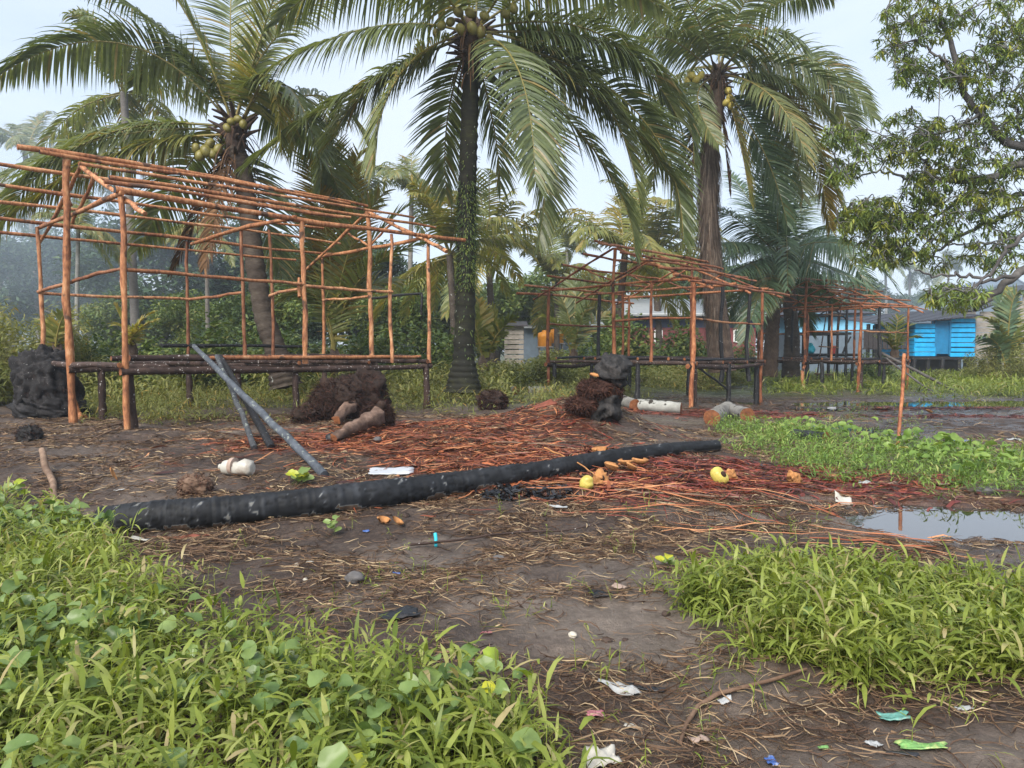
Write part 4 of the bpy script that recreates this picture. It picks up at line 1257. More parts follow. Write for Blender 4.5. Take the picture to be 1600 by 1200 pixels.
# broad trees of the wood behind, made once and copied
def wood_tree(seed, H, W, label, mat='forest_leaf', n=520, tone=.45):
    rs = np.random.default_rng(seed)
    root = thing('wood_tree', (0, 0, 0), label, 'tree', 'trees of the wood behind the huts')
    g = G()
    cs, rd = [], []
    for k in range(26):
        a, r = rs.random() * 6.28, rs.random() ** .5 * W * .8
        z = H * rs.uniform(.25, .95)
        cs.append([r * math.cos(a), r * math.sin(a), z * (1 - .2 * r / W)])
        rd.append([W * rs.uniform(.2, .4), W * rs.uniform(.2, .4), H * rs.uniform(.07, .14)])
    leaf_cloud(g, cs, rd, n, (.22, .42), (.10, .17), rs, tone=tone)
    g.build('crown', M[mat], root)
    g = G()
    tube(g, wobble([0, 0, -.3], [0, 0, H * .8], 8, .15, rs), np.linspace(.28, .08, 8), 8)
    for c in cs[:10]:
        tube(g, curve3(np.array([0, 0, c[2] * .55]), np.array([c[0] * .4, c[1] * .4, c[2] * .85]), np.array(c), 6), np.linspace(.08, .02, 6), 5, cap=False)
    g.build('trunk', M['pale_trunk'], root)
    return root


tA = wood_tree(91, 8.5, 4.2, 'dark round tree in the smoky thicket behind the left hut, nearest the left posts')
tB = wood_tree(92, 7.0, 3.8, 'yellow green tree behind the gap between the left and middle huts', 'shrub_leaf', tone=.6)
for src, u, D, rot, sc, lab, f in [
        (tA, 255, 42, 0, 1.1, None, True),
        (tA, 120, 50, 2, 1.2, 'blue smoky tree behind the far left posts of the left hut', False),
        (tA, 20, 56, 4, 1.3, 'faint smoky tree at the far left edge', False),
        (tA, 380, 47, 1.2, 1.15, 'dark tree behind the leaning palm trunk', False),
        (tA, 475, 44, 3.2, 1.0, 'dark tree behind the golden young palm', False),
        (tA, 600, 50, 5.2, 1.05, 'dark tree behind the right end of the left hut', False),
        (tB, 850, 52, 0, 1.05, None, True),
        (tB, 775, 56, 2, .95, 'yellow green tree just right of the mossy palm trunk', False),
        (tB, 925, 58, 4, 1.1, 'yellow green tree behind the gable of the middle hut', False),
        (tB, 690, 54, 1, 1.0, 'yellow green tree just left of the mossy palm trunk', False),
        (tB, 300, 36, 2.4, .62, 'low green tree behind the middle bay of the left hut', False),
        (tB, 435, 34, 5.0, .66, 'low green tree between the leaning trunk and the golden palm', False),
        (tB, 620, 38, .9, .72, 'low green tree behind the right gable of the left hut', False),
        (tB, 190, 38, 3.9, .62, 'low green tree behind the left bay of the left hut', False),
        (tA, 1060, 62, .5, 1.2, 'dark tree rising behind the red house', False),
        (tA, 1160, 60, 2.5, 1.1, 'dark tree between the shaggy palm and the short palm', False),
        (tA, 1290, 58, 3.7, .95, 'dark tree behind the far hut roof', False),
        (tA, 1365, 74, 4.7, 1.0, 'pale hazy tree left above the blue house', False),
        (tA, 1450, 88, 1.7, 1.1, 'pale hazy tree above the roof of the blue house', False)]:
    q = P(u, 548, D)
    q[2] = 0
    if f:
        src.location, src.rotation_euler, src.scale = q, (0, 0, rot), (sc,) * 3
    else:
        copy_thing(src, q, rot, sc, lab)

# continuous thicket that closes the view between the trees
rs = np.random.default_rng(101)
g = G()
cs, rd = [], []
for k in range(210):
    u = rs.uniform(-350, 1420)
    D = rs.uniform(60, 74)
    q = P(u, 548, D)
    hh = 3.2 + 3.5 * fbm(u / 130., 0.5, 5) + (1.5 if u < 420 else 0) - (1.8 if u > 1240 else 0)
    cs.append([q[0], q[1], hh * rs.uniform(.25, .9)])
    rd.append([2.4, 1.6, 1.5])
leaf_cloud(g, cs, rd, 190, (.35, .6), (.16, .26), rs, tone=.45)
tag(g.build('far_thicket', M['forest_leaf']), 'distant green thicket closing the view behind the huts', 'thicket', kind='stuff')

# waist high weeds between the huts and the wood
g = G()
n = 26000
u = rs.uniform(-120, 1230, n)
D = rs.uniform(16.2, 33, n)
X = (u - 800) / FPX * D
keep = (fbm(X / 1.8, D / 1.8, 61, 3) > .42) & ~((u > 790) & (D < 24.5) & (u < 1200)) & ~((u > 1130) & (D < 30)) & ~((u > 280) & (u < 640) & (D < 18.6)) & ~((u < 280) & (D < 15.5)) & ~((np.abs(u - 724) < 50) & (D < 18.2))
X, D = X[keep], D[keep]
n = len(X)
Z = ground(X, D)
hgt = .45 + .75 * fbm(X / 1.4, D / 1.4, 71)
for layer in range(6):
    az = rs.random(n) * 6.28
    fr = rs.random(n)
    B = np.stack([X + rs.normal(0, .14, n), D + rs.normal(0, .14, n), Z + hgt * fr * rs.uniform(.6, 1.1, n)], -1)
    el = rs.uniform(-.2, 1.2, n)
    Dv = np.stack([np.cos(az) * np.cos(el), np.sin(az) * np.cos(el), np.sin(el)], -1)
    ribbons(g, B, Dv, rs.uniform(.10, .24, n), rs.uniform(.022, .06, n), np.cross(Dv, UP + rs.normal(0, .4, (n, 3))), rs.uniform(.5, 1.8, n), 2, (.4, 1, .05), np.clip(.56 + .5 * (fbm(X / 2.2, D / 2.2, 73) - .5) + rs.normal(0, .16, n), 0, 1))
tag(g.build('weeds', M['shrub_leaf_yellow']), 'band of yellow green weeds behind the huts', 'weeds', kind='stuff')


# ------------------------------------------------------------------ grass
def culm_grass(name, X, Y, H, rs, mat, label, Lr=(.07, .14), Wr=(.010, .018), nodes=6, tone=.45, zf=ground, lean=.5, grav=1.3, stem=True, nseg=3):
    n = len(X)
    g = G()
    Z = zf(X, Y)
    az = rs.random(n) * 6.28
    ln = np.abs(rs.normal(0, lean, n))
    top = np.stack([X + np.cos(az) * H * ln, Y + np.sin(az) * H * ln, Z + H * np.sqrt(np.maximum(.15, 1 - (ln * .8) ** 2))], -1)
    bot = np.stack([X, Y, Z - .01], -1)
    tn = np.clip(tone + .45 * (fbm(X / .45, Y / .45, 83) - .5) + rs.normal(0, .17, n), 0, 1)
    if stem:
        d = top - bot
        Ls = np.linalg.norm(d, axis=1)
        ribbons(g, bot, d / Ls[:, None], Ls, .004, np.cross(d, [.3, 1, .1]), .2, 2, (1, .8, .4), tn * .8)
    for k in range(nodes):
        f = (k + .6 + rs.random(n) * .5) / nodes
        f = np.minimum(f, 1)
        B = bot + (top - bot) * f[:, None]
        a2 = az + k * 2.6 + rs.normal(0, .5, n)
        el = np.interp(f, [0, 1], [.45, 1.0]) + rs.normal(0, .25, n)
        D = np.stack([np.cos(a2) * np.cos(el), np.sin(a2) * np.cos(el), np.sin(el)], -1)
        wv = np.stack([-np.sin(a2), np.cos(a2), rs.normal(0, .25, n)], -1)
        sc = (H / .22) ** .4
        ribbons(g, B, D, rs.uniform(*Lr, n) * sc, rs.uniform(*Wr, n) * sc, wv, rs.uniform(.5, 1.6, n) * grav, nseg, (.45, 1, .75, .04), np.where(rs.random(n) < .035, .99, np.clip(tn + rs.normal(0, .10, n) + .12 * f, 0, .97)))
    o = g.build(name, M[mat])
    return tag(o, label, 'grass', kind='stuff')


def scatter_px(n, poly, box_, rs, dens=None):
    """World-uniform random points whose ground position falls inside a region outlined on the photograph."""
    x0, x1, y0, y1 = box_
    X, Y = rs.uniform(x0, x1, n), rs.uniform(y0, y1, n)
    u, v = project(np.stack([X, Y, ground(X, Y)], -1))
    u = u + (fbm(X / .25, Y / .25, 91, 3) - .5) * 150
    v = v + (fbm(X / .25, Y / .25, 95, 3) - .5) * 50
    k = in_poly(u, v, poly)
    if dens is not None:
        k &= rs.random(n) < dens(X, Y)
    return X[k], Y[k]


rs = np.random.default_rng(201)
FRONT = [(-900, 808), (60, 812), (130, 838), (175, 865), (180, 915), (290, 975), (400, 1010), (540, 1045), (680, 1085), (770, 1125), (835, 1180), (870, 1260), (900, 1500), (-900, 2500)]
X, Y = scatter_px(26000, FRONT, (-5.5, .6, 1.2, 6.6), rs, lambda x, y: np.clip(.55 + 1.3 * (fbm(x / .35, y / .35, 93, 3) - .45), .12, 1))
H = .09 + .17 * rs.random(len(X)) * (.6 + .8 * fbm(X / .5, Y / .5, 94)) 
culm_grass('grass', X, Y, H, rs, 'grass_leaf', 'fresh green bamboo-leaved grass filling the front left corner', (.06, .15), (.009, .023), 6, .47, lean=.65)
RIGHT = [(1075, 950), (1130, 928), (1200, 922), (1330, 930), (1480, 940), (1800, 945), (2600, 960), (2600, 1120), (1760, 1085), (1600, 1050), (1480, 1075), (1350, 1090), (1270, 1060), (1200, 1010), (1110, 960)]
X, Y = scatter_px(21000, RIGHT, (.5, 4.8, 2.6, 5.4), rs, lambda x, y: np.clip(.7 + 1.0 * (fbm(x / .3, y / .3, 97, 3) - .45), .2, 1))
H = .10 + .17 * rs.random(len(X)) * (.6 + .8 * fbm(X / .5, Y / .5, 98))
culm_grass('grass', X, Y, H, rs, 'grass_leaf', 'fresh green bamboo-leaved grass clump on the right before the puddle', (.06, .16), (.009, .023), 6, .5, lean=.65)
STRIP = [(1120, 672), (1180, 664), (1260, 672), (1340, 690), (1430, 706), (1600, 708), (2200, 715), (2200, 800), (1620, 778), (1500, 772), (1400, 758), (1310, 748), (1220, 730), (1180, 705)]
X, Y = scatter_px(15000, STRIP, (2.5, 11, 6.2, 15), rs, lambda x, y: np.clip(.6 + 1.2 * (fbm(x / .5, y / .5, 99, 3) - .45), .1, 1))
H = .10 + .16 * rs.random(len(X))
culm_grass('grass', X, Y, H, rs, 'strip_leaf', 'bright green low grass strip between the two puddles on the right', (.06, .13), (.014, .028), 5, .45, nseg=2)
OUT = [(-900, 795), (70, 795), (190, 835), (250, 880), (380, 945), (520, 985), (680, 1020), (820, 1060), (930, 1120), (960, 1200), (1000, 1500), (-900, 2500)]
X, Y = scatter_px(2600, OUT, (-5.5, .9, 1.2, 6.8), rs, lambda x, y: np.clip((fbm(x / .3, y / .3, 151, 3) - .40) * 4, 0, 1))
culm_grass('grass', X, Y, .05 + .12 * rs.random(len(X)), rs, 'grass_leaf', 'thin straggling grass along the edge of the front left patch', (.05, .12), (.006, .014), 4, .55, lean=.9)
OUT = [(1010, 960), (1040, 890), (1120, 885), (1330, 895), (1600, 905), (2600, 930), (2600, 1170), (1600, 1110), (1480, 1120), (1300, 1115), (1200, 1060), (1080, 1010)]
X, Y = scatter_px(2600, OUT, (.5, 4.8, 2.3, 5.8), rs, lambda x, y: np.clip((fbm(x / .3, y / .3, 153, 3) - .42) * 4, 0, 1))
culm_grass('grass', X, Y, .05 + .12 * rs.random(len(X)), rs, 'grass_leaf', 'thin straggling grass along the edge of the right patch', (.05, .12), (.006, .014), 4, .55, lean=.9)
# sparse tufts on the bare ground
BARE = [(200, 860), (420, 830), (900, 780), (1250, 800), (1400, 900), (1150, 900), (1080, 960), (1250, 1090), (1500, 1120), (1650, 1130), (1650, 1250), (900, 1250), (880, 1130), (700, 1030), (400, 940)]
X, Y = scatter_px(1500, BARE, (-2.5, 3.2, 2.2, 6.8), rs, lambda x, y: (fbm(x / .4, y / .4, 103, 3) > .56) * .7 + .035)
culm_grass('grass', X, Y, .05 + .10 * rs.random(len(X)), rs, 'grass_leaf', 'sparse small grass tufts on the bare muddy ground in front', (.04, .09), (.006, .012), 4, .5, lean=.8)
# short grass under and behind the huts
MID = [(120, 600), (300, 585), (800, 590), (1060, 590), (1060, 612), (860, 628), (700, 640), (560, 645), (420, 655), (250, 665), (120, 650)]
X, Y = scatter_px(30000, MID, (-11, 5, 11.5, 24), rs, lambda x, y: np.clip((fbm(x / .9, y / .9, 105, 3) - .36) * 4, 0, 1))
culm_grass('grass', X, Y, .10 + .22 * rs.random(len(X)), rs, 'shrub_leaf_yellow', 'short grass under and behind the left hut', (.10, .24), (.012, .026), 4, .38, nseg=2, stem=False)
LAWN = [(1180, 600), (1250, 612), (1440, 612), (1480, 605), (1500, 622), (1900, 625), (1900, 580), (1450, 578), (1250, 580), (1130, 585)]
X, Y = scatter_px(26000, LAWN, (7, 32, 21, 38), rs, lambda x, y: np.clip((fbm(x / 1.2, y / 1.2, 107, 3) - .30) * 5, 0, 1))
culm_grass('grass', X, Y, .14 + .28 * rs.random(len(X)), rs, 'grass_leaf', 'green lawn under the far hut and before the blue house', (.16, .36), (.02, .045), 4, .42, nseg=2, stem=False)
X, Y = scatter_px(3000, [(1290, 640), (1440, 640), (1450, 680), (1300, 670)], (5, 11, 12, 20), rs, lambda x, y: np.clip((fbm(x / .5, y / .5, 109, 3) - .42) * 6, 0, 1))
culm_grass('grass', X, Y, .05 + .1 * rs.random(len(X)), rs, 'strip_leaf', 'thin grass islands in the far puddles on the right', (.06, .14), (.012, .022), 4, .45, nseg=2, stem=False)


# creeping plants with round leaves
def round_leaves(name, B, D, N, rad, rs, mat, label, tone=.45, cup=.18):
    """Cupped, slightly folded round leaves on short stalks."""
    n = len(B)
    g = G()
    D = nrm(D)
    N = nrm(N - D * (N * D).sum(1)[:, None])
    S = np.cross(D, N)
    th = np.linspace(0, 2 * np.pi, 14, endpoint=False)
    prof = 1 + .12 * np.cos(2 * th) - .30 * np.exp(-((np.abs(th - np.pi)) / .28) ** 2) + .05 * np.cos(th)
    rr = rad[:, None] * prof[None] * (1 + rs.normal(0, .05, (n, 14)))
    c, s = np.cos(th)[None] * rr, np.sin(th)[None] * rr
    fold = np.abs(s) * cup * 2.2 - c ** 2 / rad[:, None] * rs.uniform(0, .45, n)[:, None]
    fold = fold + rad[:, None] * .07 * np.sin(th * 5 + rs.random((n, 1)) * 6)
    ctr = B + D * rad[:, None]
    ring = ctr[:, None] + D[:, None] * c[..., None] + S[:, None] * s[..., None] + N[:, None] * fold[..., None]
    half = ctr[:, None] + .55 * (D[:, None] * c[..., None] + S[:, None] * s[..., None]) + N[:, None] * (fold * .45)[..., None]
    V = np.concatenate([ctr[:, None], half, ring], 1)
    b = np.arange(n)[:, None] * 29
    k = np.arange(14)
    k2 = (k + 1) % 14
    F3 = np.stack([b + 0 * k, b + 1 + k, b + 1 + k2], -1).reshape(-1, 3)
    F4 = np.stack([b + 1 + k, b + 15 + k, b + 15 + k2, b + 1 + k2], -1).reshape(-1, 4)
    rn = np.repeat(np.clip(tone + rs.normal(0, .22, n), 0, 1), 29)
    V = V.reshape(-1, 3)
    g.add(V, F4, rn)
    g.f.append((F3, 0))
    st = B - D * (rad * .3)[:, None]
    gr = np.stack([st[:, 0] + rs.normal(0, .03, n), st[:, 1] + rs.normal(0, .03, n), ground(st[:, 0], st[:, 1])], -1)
    d = B - gr
    L = np.linalg.norm(d, axis=1)
    ribbons(g, gr, d / L[:, None], L, .005, np.cross(d, [1, .2, .3]), 0, 2, (1, 1, 1), .5)
    return tag(g.build(name, M[mat]), label, 'creeping plant', kind='stuff')


def leaf_set(X, Y, hmin, hmax, rmin, rmax, rs):
    n = len(X)
    az = rs.random(n) * 6.28
    B = np.stack([X, Y, ground(X, Y) + rs.uniform(hmin, hmax, n)], -1)
    el = rs.normal(.1, .4, n)
    D = np.stack([np.cos(az) * np.cos(el), np.sin(az) * np.cos(el), np.sin(el)], -1)
    N = np.stack([rs.normal(0, .35, n), rs.normal(-.25, .35, n), np.ones(n)], -1)
    return B, D, N, rs.uniform(rmin, rmax, n)


X, Y = scatter_px(6500, FRONT, (-4.8, .5, 1.3, 6.4), rs, lambda x, y: np.clip((fbm(x / .5, y / .5, 111, 3) - .46) * 5, .05, .9))
round_leaves('creeper_leaves', *leaf_set(X, Y, .10, .25, .016, .050, rs), rs, 'broad_leaf', 'round leaved creeper growing through the front left grass')
X, Y = scatter_px(2600, STRIP, (3.4, 11, 6.2, 14), rs, lambda x, y: np.clip(sst(x, 4.2, 5.4) * (.4 + 2.5 * (fbm(x / .6, y / .6, 113, 3) - .4)), 0, 1))
round_leaves('creeper_leaves', *leaf_set(X, Y, .08, .26, .035, .075, rs), rs, 'strip_leaf', 'bright broad leaved creeper on the strip at the right edge', .5)
X, Y = scatter_px(90, RIGHT, (.5, 4.2, 2.6, 5.2), rs)
round_leaves('creeper_leaves', *leaf_set(X, Y, .1, .22, .02, .035, rs), rs, 'broad_leaf', 'few round leaves among the right grass clump')

# the small seedlings standing alone
for (u, v, hh, rr, lab) in [(519, 838, .13, .030, 'small green seedling standing on the bare ground before the fallen trunk'), (468, 757, .10, .060, 'yellow green leafy sprout behind the fallen trunk, at the foot of the leaning pole'), (1040, 885, .05, .03, 'single small sprout left of the right grass clump'), (22, 782, .14, .05, 'bright sprout with broad leaves at the left edge')]:
    q = on_ground(u, v)
    n = 7
    az = np.linspace(0, 6, n)
    B = q + np.stack([np.cos(az) * .015, np.sin(az) * .015, np.linspace(.3, 1, n) * hh], -1)
    D = np.stack([np.cos(az * 2.3), np.sin(az * 2.3), np.full(n, .35)], -1)
    o = round_leaves('seedling', B, D, np.tile([0, -.5, 1.0], (n, 1)), np.full(n, rr), rs, 'broad_leaf', lab, .8)
    o['kind'], o['category'], o['group'] = 'thing', 'seedling', 'seedlings on the bare ground'


# ------------------------------------------------------------------ straw, bark strips, chips
def ground_strips(name, X, Y, L, W, rs, mat, label, az0=None, azs=3.2, lift=(.003, .02), curl=.8, tone=.45, nseg=4, tilt=.06, cat='debris', flat=True):
    n = len(X)
    az = (rs.random(n) * 6.28 if az0 is None else az0 + rs.normal(0, azs, n))
    k = rs.normal(0, curl, n)
    s = np.linspace(-.5, .5, nseg + 1)
    ang = az[:, None] + k[:, None] * s[None]
    dx = np.cumsum(np.cos(ang), 1) / (nseg + 1)
    dy = np.cumsum(np.sin(ang), 1) / (nseg + 1)
    px = X[:, None] + (dx - dx.mean(1, keepdims=True)) * L[:, None]
    py = Y[:, None] + (dy - dy.mean(1, keepdims=True)) * L[:, None]
    lf = rs.uniform(*lift, n)[:, None] + (rs.normal(0, tilt, n)[:, None] * s[None] * L[:, None]).clip(-.002, 9) + (rs.random(n) ** 3 * .5)[:, None] * L[:, None] * (.25 - s[None] ** 2) * tilt * 5
    pz = ground(px, py) + np.maximum(lf, .004)
    pts = np.stack([px, py, pz], -1)
    rol = rs.normal(0, .45 if flat else 1.2, n)
    wx, wy = -np.sin(ang) * np.cos(rol)[:, None], np.cos(ang) * np.cos(rol)[:, None]
    wv = np.stack([wx, wy, np.broadcast_to(np.sin(rol)[:, None], wx.shape)], -1)
    pr = np.interp(np.linspace(0, 1, nseg + 1), [0, .15, .85, 1], [.4, 1, .9, .25])
    off = wv * (W[:, None] * pr / 2)[..., None]
    V = np.stack([pts - off, pts + off], 2)
    base = np.arange(n)[:, None] * (nseg + 1) * 2 + np.arange(nseg)[None] * 2
    F = np.stack([base, base + 1, base + 3, base + 2], -1).reshape(-1, 4)
    g = G()
    g.add(V.reshape(-1, 3), F, np.repeat(np.clip(tone + rs.normal(0, .27, n), 0, 1), (nseg + 1) * 2))
    return tag(g.build(name, M[mat]), label, cat, kind='stuff')


rs = np.random.default_rng(301)
n = 250000
X, Y = rs.uniform(-9.5, 4.6, n), rs.uniform(1.6, 13.5, n)
k = np.abs(X) < Y * .75 + .3
X, Y = X[k], Y[k]
n = len(X)
den = np.clip((fbm(X / .55, Y / .4, 121, 4) - .38) * 4.2, .05, 1) * (1 - .55 * ell(X, Y, .55, 3.95, .65, .5, 46)) * (1 - .8 * ell(X, Y, 1.8, 2.55, 1.1, .3, 47)) * np.where(Y > 7, .42, 1)
for (cx, cy, ax, ay, tl, dp) in PUDDLES[:2]:
    den = den * (1 - .95 * ell(X, Y, cx, cy, ax, ay, 55, tl))
k = rs.random(n) < den
X, Y = X[k], Y[k]
n = len(X)
ground_strips('straw', X, Y, rs.uniform(.05, .26, n), rs.uniform(.0022, .0065, n) * np.clip(.55 + Y / 8, .7, 1.6), rs, 'straw', 'brown dead stems and roots littering the muddy ground', curl=1.6, tone=.48, tilt=.10, flat=False)

Xs, Ys, As = [], [], []
for (cx, cy, ax, ay, sd_, tl), cnt in zip(BARK_ZONES, (8000, 4600, 5600, 3000, 1700, 2600, 2200, 1300, 260)):
    x, y = rs.uniform(cx - ax * 1.6, cx + ax * 1.6, cnt * 2), rs.uniform(cy - ay * 1.8, cy + ay * 1.8, cnt * 2)
    w = np.clip(ell(x, y, cx, cy, ax * 1.05, ay * 1.15, sd_, tl), .03, 1)
    k = rs.random(len(x)) < w * .95
    Xs.append(x[k])
    Ys.append(y[k])
X, Y = np.concatenate(Xs), np.concatenate(Ys)
n = len(X)
nearer = np.clip((11 - Y) / 5, 0, 1)
c_ = on_ground(815, 782)
k = ell(X, Y, c_[0], c_[1], .55, .30, 171) < .3
X, Y = X[k], Y[k]
side = X + rs.normal(0, .5, len(X)) > 1.0
Xr, Yr = X[side], Y[side]
n = len(Xr)
ground_strips('bark_strips', Xr, Yr, rs.uniform(.05, .40, n) * (1 + .6 * (rs.random(n) < .08)), rs.uniform(.005, .020, n) * (1 + 1.6 * (rs.random(n) < .07)), rs, 'bark_strip_red', 'dark crimson strips of wet bark spread right of the fallen trunk', az0=.12, azs=np.where(rs.random(n) < .5, 1.8, .5), curl=.5, tone=.48, tilt=.09, lift=(.004, .03))
X, Y = X[~side], Y[~side]
n = len(X)
ground_strips('bark_strips', X, Y, rs.uniform(.05, .40, n) * (1 + .6 * (rs.random(n) < .08)), rs.uniform(.004, .018, n) * (1 + 1.6 * (rs.random(n) < .07)), rs, 'bark_strip', 'orange red strips of peeled bark spread round the fallen trunk', az0=.12, azs=np.where(rs.random(n) < .45, 1.8, .5), curl=.5, tone=.48, tilt=.08, lift=(.004, .03))
# long pale fronds stems lying across the bark
X, Y = scatter_px(230, [(880, 740), (1150, 740), (1420, 800), (1500, 870), (1250, 870), (900, 800), (800, 770)], (.2, 4.2, 4.8, 8.5), rs)
n = len(X)
ground_strips('bark_strips', X, Y, rs.uniform(.35, 1.2, n), rs.uniform(.006, .016, n), rs, 'bark_strip', 'long pale orange bark lengths lying towards the puddle', az0=-.25, azs=.35, curl=.25, tone=.72, tilt=.03, lift=(.01, .045), nseg=6)
n = 9000
X, Y = rs.uniform(-8, 5, n), rs.uniform(1.8, 13.5, n)
ground_strips('wood_chips', X, Y, rs.uniform(.01, .045, n), rs.uniform(.006, .022, n), rs, 'straw', 'dark and pale chips scattered over the mud', tone=.5, nseg=1, tilt=.2, curl=0)
n = 2600
X, Y = rs.uniform(4, 13, n), rs.uniform(10.5, 22, n)
ground_strips('straw', X, Y, rs.uniform(.1, .5, n), rs.uniform(.006, .02, n), rs, 'straw', 'dead stems lying on the wet ground at the right', tone=.4, tilt=.1)
n = 5000
X, Y = scatter_px(n, [(1160, 660), (1300, 655), (1300, 690), (1420, 700), (1600, 690), (1700, 720), (1300, 700), (1240, 680)], (4, 12, 9, 15), rs)
n = len(X)
ground_strips('straw', X, Y, rs.uniform(.12, .4, n), rs.uniform(.005, .014, n), rs, 'straw', 'tangled dry creeper stems beside the far puddle', tone=.62, tilt=.3, curl=2, flat=False)

# trodden clods of mud
n = 2600
X, Y = rs.uniform(-8, 6, n), rs.uniform(1.9, 14, n)
k = (np.abs(X) < Y * .75) & (fbm(X / .5, Y / .5, 161, 3) > .45)
X, Y = X[k], Y[k]
n = len(X)
th, ph = np.meshgrid(np.linspace(0, 2 * np.pi, 9, endpoint=False), np.linspace(0, np.pi, 6))
sp = np.stack([np.sin(ph) * np.cos(th), np.sin(ph) * np.sin(th), np.cos(ph) * .6], -1).reshape(-1, 3)
r = .008 + .032 * rs.random(n) ** 3
V = sp[None] * (r[:, None] * (1 + rs.normal(0, .16, (n, 54))))[..., None] + np.stack([X, Y, ground(X, Y) + r * .1], -1)[:, None]
i, j = np.meshgrid(np.arange(5), np.arange(9), indexing='ij')
f1 = np.stack([i * 9 + j, (i + 1) * 9 + j, (i + 1) * 9 + (j + 1) % 9, i * 9 + (j + 1) % 9], -1).reshape(-1, 4)
g = G()
g.add(V.reshape(-1, 3), (np.arange(n)[:, None, None] * 54 + f1[None]).reshape(-1, 4), .5)
M['clod'] = wood_mat('mud_clod', [(.3, (.016, .010, .008)), (.5, (.05, .033, .026)), (.7, (.13, .095, .075))], 12, None, .8, .8, objvar=0)
tag(g.build('clods', M['clod']), 'small clods of mud scattered over the bare ground', 'clods', kind='stuff')

n = 9000
X, Y = rs.uniform(-.9, 1.2, n), rs.uniform(6.0, 8.2, n)
c_ = on_ground(815, 782)
k = rs.random(n) < ell(X, Y, c_[0], c_[1], .50, .26, 171)
X, Y = X[k], Y[k]
n = len(X)
ground_strips('charcoal', X, Y, rs.uniform(.03, .16, n), rs.uniform(.01, .05, n), rs, 'charcoal', 'wet black charcoal flakes in the hollow before the fallen trunk', curl=.4, tone=.45, tilt=.15, nseg=2, lift=(.01, .035))

M['char_head'] = wood_mat('charred_head', [(.3, (.007, .007, .008)), (.5, (.022, .021, .021)), (.72, (.085, .075, .07))], 22, None, .8, 1.0, objvar=0)


# ------------------------------------------------------------------ fallen trunk, stumps, root balls, logs
rs = np.random.default_rng(401)
TR = [(150, 832, .10), (215, 832, .118), (300, 828, .128), (400, 818, .132), (500, 806, .128), (600, 793, .122), (700, 776, .116), (800, 758, .108), (860, 748, .102), (920, 736, .096), (1000, 720, .09), (1060, 711, .088), (1120, 705, .082)]
pts = []
for (u, v, r) in TR:
    q = on_ground(u, v)
    q = q + np.array([0, r * .6, r * .80])
    pts.append(q)
pts = np.array(pts)
g = G()
m = 420
t2, t1 = np.linspace(0, 1, m), np.linspace(0, 1, len(pts))
Q = np.stack([np.interp(t2, t1, pts[:, i]) for i in range(3)], -1)
for _ in range(30):
    Q[1:-1] = (Q[:-2] + 2 * Q[1:-1] + Q[2:]) / 4
rr = np.interp(t2, t1, [a[2] for a in TR]) * (1 + .025 * np.maximum(0, np.sin(np.arange(m) * .65 + 1.5 * np.sin(np.arange(m) * .08))) ** 3) * (1 + .018 * rs.normal(0, 1, m)) * (1 + .06 * np.sin(np.arange(m) * .043))
nrad = 44
ang = np.linspace(0, 2 * np.pi, nrad, endpoint=False)
I, A_ = np.meshgrid(np.arange(m), ang, indexing='ij')
ca, sa = np.cos(A_), np.sin(A_)
lump = fbm(I * .11 + ca * 1.3, sa * 1.3 + I * .02 + 4, 61, 5)
crack = np.abs(fbm(I * .05 + ca * 2.6, sa * 2.6 + I * .03, 66, 4) - .5) < .018
ring = np.maximum(0, np.sin(I * .65 + 1.5 * np.sin(I * .08) + 1.5 * (lump - .5))) ** 3
T_ = nrm(np.gradient(Q, axis=0))
Sx = nrm(np.cross(T_, UP))
Ux = np.cross(Sx, T_)
RR = rr[:, None] * (1 + .16 * (lump - .5) + .012 * ring - .05 * crack)
V = Q[:, None] + Sx[:, None] * (ca * RR)[..., None] + Ux[:, None] * (sa * RR)[..., None]
mud = sst(-sa + (lump - .5) * 1.6, .35, .8)
tone = np.clip(.08 + .42 * (lump - .30) + .06 * ring - .25 * crack, 0, .6)
pale = sst(fbm(I * .22 + ca * 2.2, sa * 2.2 + I * .06, 77, 3), .74, .78) * .5
tone = np.where(mud > .3, .8 + .15 * lump, np.clip(tone + pale * (lump > .42), 0, .68))
i_, j_ = np.meshgrid(np.arange(m - 1), np.arange(nrad), indexing='ij')
j2_ = (j_ + 1) % nrad
g.add(V.reshape(-1, 3), np.stack([i_ * nrad + j_, i_ * nrad + j2_, (i_ + 1) * nrad + j2_, (i_ + 1) * nrad + j_], -1).reshape(-1, 4), tone.ravel())
for e_ in (0, m - 1):
    k_ = np.arange(nrad)
    g.add(np.concatenate([V[e_], Q[e_][None] + T_[e_] * (-.03 if e_ == 0 else .03)]), np.stack([k_, (k_ + 1) % nrad, np.full(nrad, nrad)], -1), .1)
M['char_trunk'] = wood_mat('charred_trunk', [(.34, (.004, .005, .006)), (.5, (.016, .018, .022)), (.66, (.060, .066, .076))], 20, None, .52, .8, flecks=(13, (.22, .22, .19), .67), objvar=0, spec=.45)
M['char_log'] = leaf_mat('charred_log_bark', [(0, (.004, .0045, .006)), (.25, (.018, .020, .024)), (.45, (.055, .060, .070)), (.66, (.20, .20, .185)), (.76, (.07, .045, .032)), (1, (.14, .095, .068))], rough=.68, trans=0, spec=.3, mottle=.5)
tag(g.build('fallen_palm_trunk', M['char_log'], loc=tuple(Q[0])), 'long charred palm trunk lying diagonally across the mud', 'fallen trunk')


